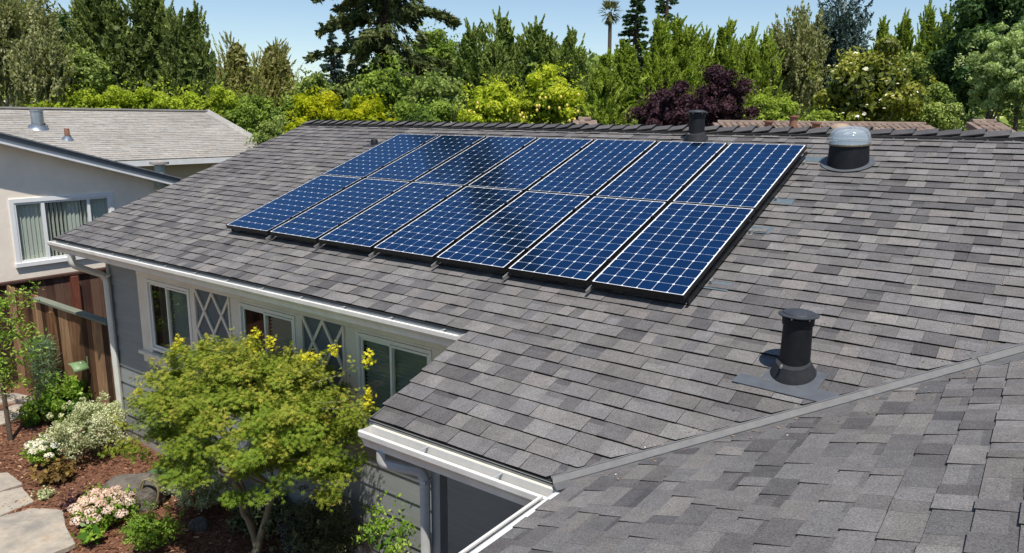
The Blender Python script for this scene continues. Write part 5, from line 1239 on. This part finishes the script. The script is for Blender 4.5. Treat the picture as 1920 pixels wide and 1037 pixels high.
# ------------------------------------------------------------------ GARDEN PLANTS
# Japanese maple: palmate leaves in layered clumps
mb_ = np.array([1.72, -1.02, G]); t = thing('maple_tree', mb_, 'yellow green Japanese maple with forked trunk in front of the lattice windows', 'tree')
tr = MB()
f0 = np.array([1.73, -1.00, G+.14])
def br(a, b_, r0, r1, w_=.03, n=6):
    a = np.array(a, float); b_ = np.array(b_, float); pts = [a+(b_-a)*k/n+np.array([math.sin(k*2.1+a[0]*9), math.cos(k*1.7+b_[1]*7), 0])*w_*math.sin(math.pi*k/n) for k in range(n+1)]
    tr.tube(pts, [r0+(r1-r0)*k/n for k in range(n+1)], 9); return b_
tr.tube([mb_-[0, 0, .1], mb_+[0, 0, .1], f0], [.062, .052, .050], 12)
cM = np.array([1.92, -1.20, -1.69]); rM = np.array([1.34, 0.86, 0.75])
tips = []
A1 = br(f0, (1.52, -1.06, G+1.0), .042, .032); A2 = br(f0, (2.0, -0.95, G+.9), .040, .030); A3 = br(f0+[-.01, .0, .04], (1.70, -1.2, G+1.0), .030, .026)
for A_, r_ in ((A1, .03), (A2, .028), (A3, .025)):
    for k in range(7):
        d_ = unit(rng.normal(size=3)*[1, .8, .4]+[0, 0, .5]); e = cM+d_*rM*random.uniform(.55, .9)
        if (e-A_)[2] < .1: e[2] = A_[2]+.2
        br(A_, e, r_*.5, .006, .05)
tr.build('trunk', M['maplebark'], t)
nC = 270; dC = rdir(nC); dC[:, 2] = np.where(dC[:, 2] < -.45, -dC[:, 2], dC[:, 2])
qC = rng.uniform(.30, 1.0, nC)**.45+(rng.random(nC) < .14)*rng.uniform(.05, .22, nC)
cenM = cM+dC*rM*(qC*(1+rng.normal(0, .07, nC)))[:, None]*0.95
radM = np.stack([rng.uniform(.09, .19, nC), rng.uniform(.09, .19, nC), rng.uniform(.06, .11, nC)], -1)
N = 54000
kk = rng.choice(nC, N); d_ = rdir(N); d_[:, 2] = np.abs(d_[:, 2])*.9-.25; d_ = unit(d_)
c_ = cenM[kk]+d_*radM[kk]*(rng.uniform(.35, 1.25, (N, 1))+(rng.random((N, 1)) < .08)*rng.random((N, 1))*.8)
c_[:, 1] = np.minimum(c_[:, 1], WY-.08)
out_ = unit((c_-cM)*[1, 1, 1.2]); nr_ = unit(out_*.5+[0, 0, .8]+rng.normal(size=(N, 3))*.45)
fwd = unit(out_*[1, 1, 0]*.8+[0, 0, -.65]+rng.normal(size=(N, 3))*.45)
fwd = unit(fwd-nr_*np.sum(fwd*nr_, -1, keepdims=True)); sd_ = np.cross(nr_, fwd)
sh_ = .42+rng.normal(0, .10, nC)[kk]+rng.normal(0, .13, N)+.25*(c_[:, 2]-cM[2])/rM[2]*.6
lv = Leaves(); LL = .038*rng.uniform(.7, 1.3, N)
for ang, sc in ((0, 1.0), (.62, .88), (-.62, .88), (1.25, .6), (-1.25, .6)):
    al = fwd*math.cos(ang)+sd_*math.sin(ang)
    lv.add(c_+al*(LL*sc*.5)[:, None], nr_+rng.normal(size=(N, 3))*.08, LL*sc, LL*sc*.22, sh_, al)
ns = 90; dS = rdir(ns); dS[:, 2] = np.abs(dS[:, 2]); rt_ = cM+dS*rM*.95; rt_[:, 1] = np.minimum(rt_[:, 1], WY-.15)
LS = rng.uniform(.08, .24, ns); per_ = 42; ks = np.repeat(np.arange(ns), per_); ts_ = rng.random(ns*per_)
up_ = unit(dS*.6+[0, 0, .8]+rng.normal(size=(ns, 3))*.25); cS = rt_[ks]+up_[ks]*(LS[ks]*ts_)[:, None]+rng.normal(0, .022, (ns*per_, 3)); nS = unit(rng.normal(size=(ns*per_, 3))*.5+[0, 0, .9]); fS = unit(rng.normal(size=(ns*per_, 3))+[0, 0, -.4]); fS = unit(fS-nS*np.sum(fS*nS, -1, keepdims=True)); sS = np.cross(nS, fS); lS = .036*rng.uniform(.7, 1.25, ns*per_)
for ang, sc in ((0, 1.0), (.62, .88), (-.62, .88), (1.25, .6), (-1.25, .6)):
    al = fS*math.cos(ang)+sS*math.sin(ang); lv.add(cS+al*(lS*sc*.5)[:, None], nS, lS*sc, lS*sc*.22, .5+.3*ts_+rng.normal(0, .12, ns*per_), al)
lv.build('crown', M['f_maple'], t)
# bright tips
tipp = [CAM+(at(u, v, 1)-CAM)*((yy-CAM[1])/(at(u, v, 1)-CAM)[1]) for u, v, yy in ((335, 640, -1.1), (330, 655, -1.1), (482, 625, -1.1), (478, 650, -1.1), (590, 668, -1.0), (575, 670, -1.0), (625, 655, -1.0), (690, 672, -1.05), (690, 738, -1.1), (505, 640, -1.1), (262, 735, -1.2), (690, 755, -1.1))]
lv = Leaves(); lvg = Leaves()
for p in tipp:
    n_ = 34; c2_ = p+rng.normal(0, .022, (n_, 3))*[1, 1, 1.5]; f2 = unit(rng.normal(size=(n_, 3))+[0, 0, -.2]); n2_ = unit(rng.normal(size=(n_, 3))*.5+[0, -.3, 1]); f2 = unit(f2-n2_*np.sum(f2*n2_, -1, keepdims=True)); s2_v = np.cross(n2_, f2)
    for ang, sc in ((0, 1.0), (.65, .85), (-.65, .85), (1.3, .55), (-1.3, .55)):
        al = f2*math.cos(ang)+s2_v*math.sin(ang); lv.add(c2_+al*.5*.034*sc, n2_, .034*sc, .011*sc, rng.random(n_), al)
    q_ = p+(cM+[0, 0, .15]-p)*.42; mid = (p+q_)/2+[0, 0, -.03]; MB().tube([q_, mid, p], [.005, .0035, .002], 5).build('twig', M['maplebark'], t)
    n2 = 60; tt_ = rng.random(n2)[:, None]; cg = (q_+(p-q_)*tt_)+rng.normal(0, .035, (n2, 3)); fg = rdir(n2); ng = unit(rng.normal(size=(n2, 3))*.5+[0, 0, 1])
    fg = unit(fg-ng*np.sum(fg*ng, -1, keepdims=True)); sg_ = np.cross(ng, fg)
    for ang, sc in ((0, 1.0), (.65, .85), (-.65, .85), (1.3, .55), (-1.3, .55)):
        al = fg*math.cos(ang)+sg_*math.sin(ang); lvg.add(cg+al*.5*.036*sc, ng, .036*sc, .009*sc, rng.random(n2)*.6+.3, al)
lv.build('young_leaves', M['f_mapletip'], t); lvg.build('side_leaves', M['f_maple'], t)

def gpix(u, v): p = onz(u, v, G); return p[0], p[1]
def shrub(name, x, y, w_, h, mt, label, n=4000, leaf=.03, asp=.6, ncl=40, cat='shrub', stem=True, shr=.25, dpt=1.0, base=0.0, jit=.55):
    t = thing(name, (x, y, G), label, cat); lv = Leaves(); c = np.array([x, y, G+base+h*.52]); r = np.array([w_/2, w_/2*dpt, h*.5])
    cen, rad = blob_centers(c, r, ncl, .06, -.9, shr); clumps(lv, cen, rad, n, leaf, asp, jit)
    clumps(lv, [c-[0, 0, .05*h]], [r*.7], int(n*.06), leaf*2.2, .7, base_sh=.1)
    d2 = rdir(26); d2[:, 2] = np.abs(d2[:, 2]); ce2 = c+d2*r*rng.uniform(.95, 1.18, (26, 1)); clumps(lv, ce2, np.full((26, 3), leaf*1.6), int(n*.10), leaf, asp, jit)
    lv.build('foliage', mt, t)
    if stem:
        s_ = MB()
        for k in range(6): a = k*1.05; s_.tube([(x, y, G), (x+.12*w_*math.cos(a), y+.12*w_*math.sin(a), G+h*.3), (x+.3*w_*math.cos(a), y+.3*w_*math.sin(a)*dpt, G+base+h*.65)], [.010, .007, .003], 5)
        s_.build('stems', M['bark'], t)
    return t
x, y = gpix(165, 862); shrub('variegated_shrub', x+.02, y+.08, .98, .82, M['f_hebe'], 'big cream and green variegated shrub left of the downspout', 9500, .028, .75, 60)
x, y = gpix(350, 965); shrub('variegated_shrub', x+.05, y+.18, .75, .55, M['f_hebe'], 'white variegated shrub under the left side of the maple', 5000, .028, .75, 40)
x, y = gpix(125, 795); shrub('camellia_shrub', x+.0, y+.05, .95, .70, M['f_laurel'], 'glossy leaved green shrub behind the big variegated shrub', 2300, .075, .5, 34, jit=.8)
x, y = gpix(60, 800); shrub('camellia_shrub', x, y, .45, .35, M['f_laurel'], 'small glossy green shrub beside the young tree trunk', 500, .07, .5, 16)
x, y = gpix(85, 905); shrub('bronze_perennial', x+.1, y+.08, .50, .24, M['f_heuch'], 'bronze leaved plant below the cream hydrangea', 700, .06, .85, 20, 'plant', False)
x, y = gpix(125, 960); shrub('dark_perennial', x+.12, y+.17, .48, .20, M['f_plum'], 'dark purple ground plant left of the pink hydrangea', 650, .05, .8, 18, 'plant', False)
x, y = gpix(83, 938); shrub('pale_perennial', x, y, .26, .13, M['f_hebe'], 'small pale green ground plant beside the path stones', 350, .03, .8, 12, 'plant', False)
x, y = gpix(275, 1040); shrub('boxleaf_shrub', x+.05, y+.06, .60, .50, M['f_laurel'], 'bright green small leaved shrub at the bottom left of the maple', 2300, .032, .6, 26, shr=.34)
x, y = gpix(250, 1010); shrub('boxleaf_shrub', x-.02, y+.05, .34, .22, M['f_laurel'], 'low bright green shrub left of the larger small leaved one', 700, .03, .6, 20)
x, y = gpix(172, 1020); shrub('broadleaf_plant', x, y+.03, .28, .20, M['f_laurel'], 'small plant with broad upright leaves in front of the pink hydrangea', 90, .085, .55, 10, 'plant', False, jit=.9)
shrub('dark_shrub', 2.42, -.74, .92, .88, M['f_darkshrub'], 'deep green fine leaved shrub right of the maple trunk by the wall', 8000, .026, .6, 50)
shrub('nandina_shrub', 3.30, -.64, .62, 1.0, M['f_laurel'], 'open upright green shrub beside the porch post', 900, .045, .55, 26, jit=.9)
shrub('blue_groundcover', 1.25, -.62, .8, .36, M['f_darkshrub'], 'dark green leafy plants in the shade under the maple', 1200, .06, .6, 20)
# hydrangeas
def hydrangea(x, y, w_, h, nh_, mt, label, hr=.07):
    t = shrub('hydrangea', x, y, w_, h, M['f_laurel'], label, 1500, .045, .6, 30, 'flower', False)
    for k in range(nh_):
        a = k*2.399; q_ = math.sqrt((k+.5)/nh_); px, py = x+w_*.46*q_*math.cos(a), y+w_*.46*q_*math.sin(a)
        pz = G+h*(1.02-.45*q_*q_)+random.uniform(-.02, .03); r_ = hr*random.uniform(.8, 1.15)
        n_ = 110; d_ = rdir(n_); d_[:, 2] = np.abs(d_[:, 2])*1.1-.15; lf = Leaves(); lf.add(np.array([px, py, pz])+unit(d_)*[r_, r_, r_*.7], d_+rng.normal(size=(n_, 3))*.35, .026, .024, rng.uniform(.1, 1, n_)*.6+.4*random.random())
        lf.build('flower_head', mt, t)
x, y = gpix(172, 985); hydrangea(x+.08, y+.12, .72, .34, 24, M['petal'], 'pale pink and cream hydrangea in front of the boulder')
x, y = gpix(85, 870); hydrangea(x+.02, y+.02, .50, .34, 15, M['petalw'], 'cream white hydrangea left of the big variegated shrub')
# young tree at the left edge, leafy arching branches
x, y = gpix(20, 825); t = thing('young_tree', (x, y, G), 'slender young tree with glossy leaves at the left edge in front of the fences', 'tree')
tr = MB().tube([(x, y, G), (x-.02, y, G+.8), (x-.10, y+.02, G+1.9)], [.035, .028, .015], 9); lv = Leaves()
pz_ = lambda u, v: CAM+(at(u, v, 1)-CAM)*((y+.1-CAM[1])/(at(u, v, 1)-CAM)[1])
arcs = [((-10, 640), (30, 590), (48, 535)), ((-20, 660), (40, 620), (75, 612)), ((0, 700), (45, 650), (95, 625)), ((-10, 600), (10, 560), (40, 545)), ((-15, 720), (25, 680), (70, 660)), ((-30, 640), (0, 620), (20, 640)), ((0, 745), (40, 700), (60, 720)), ((-40, 560), (-10, 560), (20, 575)), ((-60, 600), (-30, 570), (-10, 600)), ((-60, 680), (-20, 660), (10, 690)), ((10, 660), (30, 690), (25, 720)), ((-20, 580), (15, 600), (45, 600))]
for a_, b_, c2_ in arcs:
    A_, B_, C_ = pz_(*a_), pz_(*b_), pz_(*c2_); jj = rng.normal(0, .12); 
    for q_ in (A_, B_, C_): q_[1] += jj
    ts = np.linspace(0, 1, 7); pts = [(1-s_)**2*A_+2*s_*(1-s_)*B_+s_*s_*C_ for s_ in ts]
    tr.tube(pts, [.008*(1-.7*s_) for s_ in ts], 5)
    n_ = 150; s_ = rng.random(n_)[:, None]; cc_ = (1-s_)**2*A_+2*s_*(1-s_)*B_+s_*s_*C_+rng.normal(0, .045, (n_, 3)); lv.add(cc_, rdir(n_)+[0, -.3, .7], .062*rng.uniform(.7, 1.2, n_), .026, rng.normal(.5, .25, n_))
lv.build('crown', M['f_laurel'], t); tr.build('trunk', M['bark'], t)
# blade-leaved plant against the fence
x, y = -4.05, -.62; t = thing('blade_shrub', (x, y, G), 'grey green shrub of thin arching blades against the brown fence', 'shrub'); lv = Leaves()
n_ = 2600; a = rng.uniform(0, 6.28, n_); e = rng.uniform(.2, 1.0, n_); hh = rng.uniform(.15, 1.28, n_)
c_ = np.stack([x+np.cos(a)*.26*e*(1.15-.35*hh), y+np.sin(a)*.2*e, G+hh], -1); al = np.stack([np.cos(a)*.6, np.sin(a)*.6, rng.uniform(-.2, 1, n_)], -1)
lv.add(c_, rdir(n_), .15*rng.uniform(.6, 1.3, n_), .009, rng.random(n_), al); lv.build('foliage', M['f_rosem'], t)
MB().tube([(x, y, G), (x, y, G+.9)], [.02, .008], 6).build('stems', M['bark'], t)
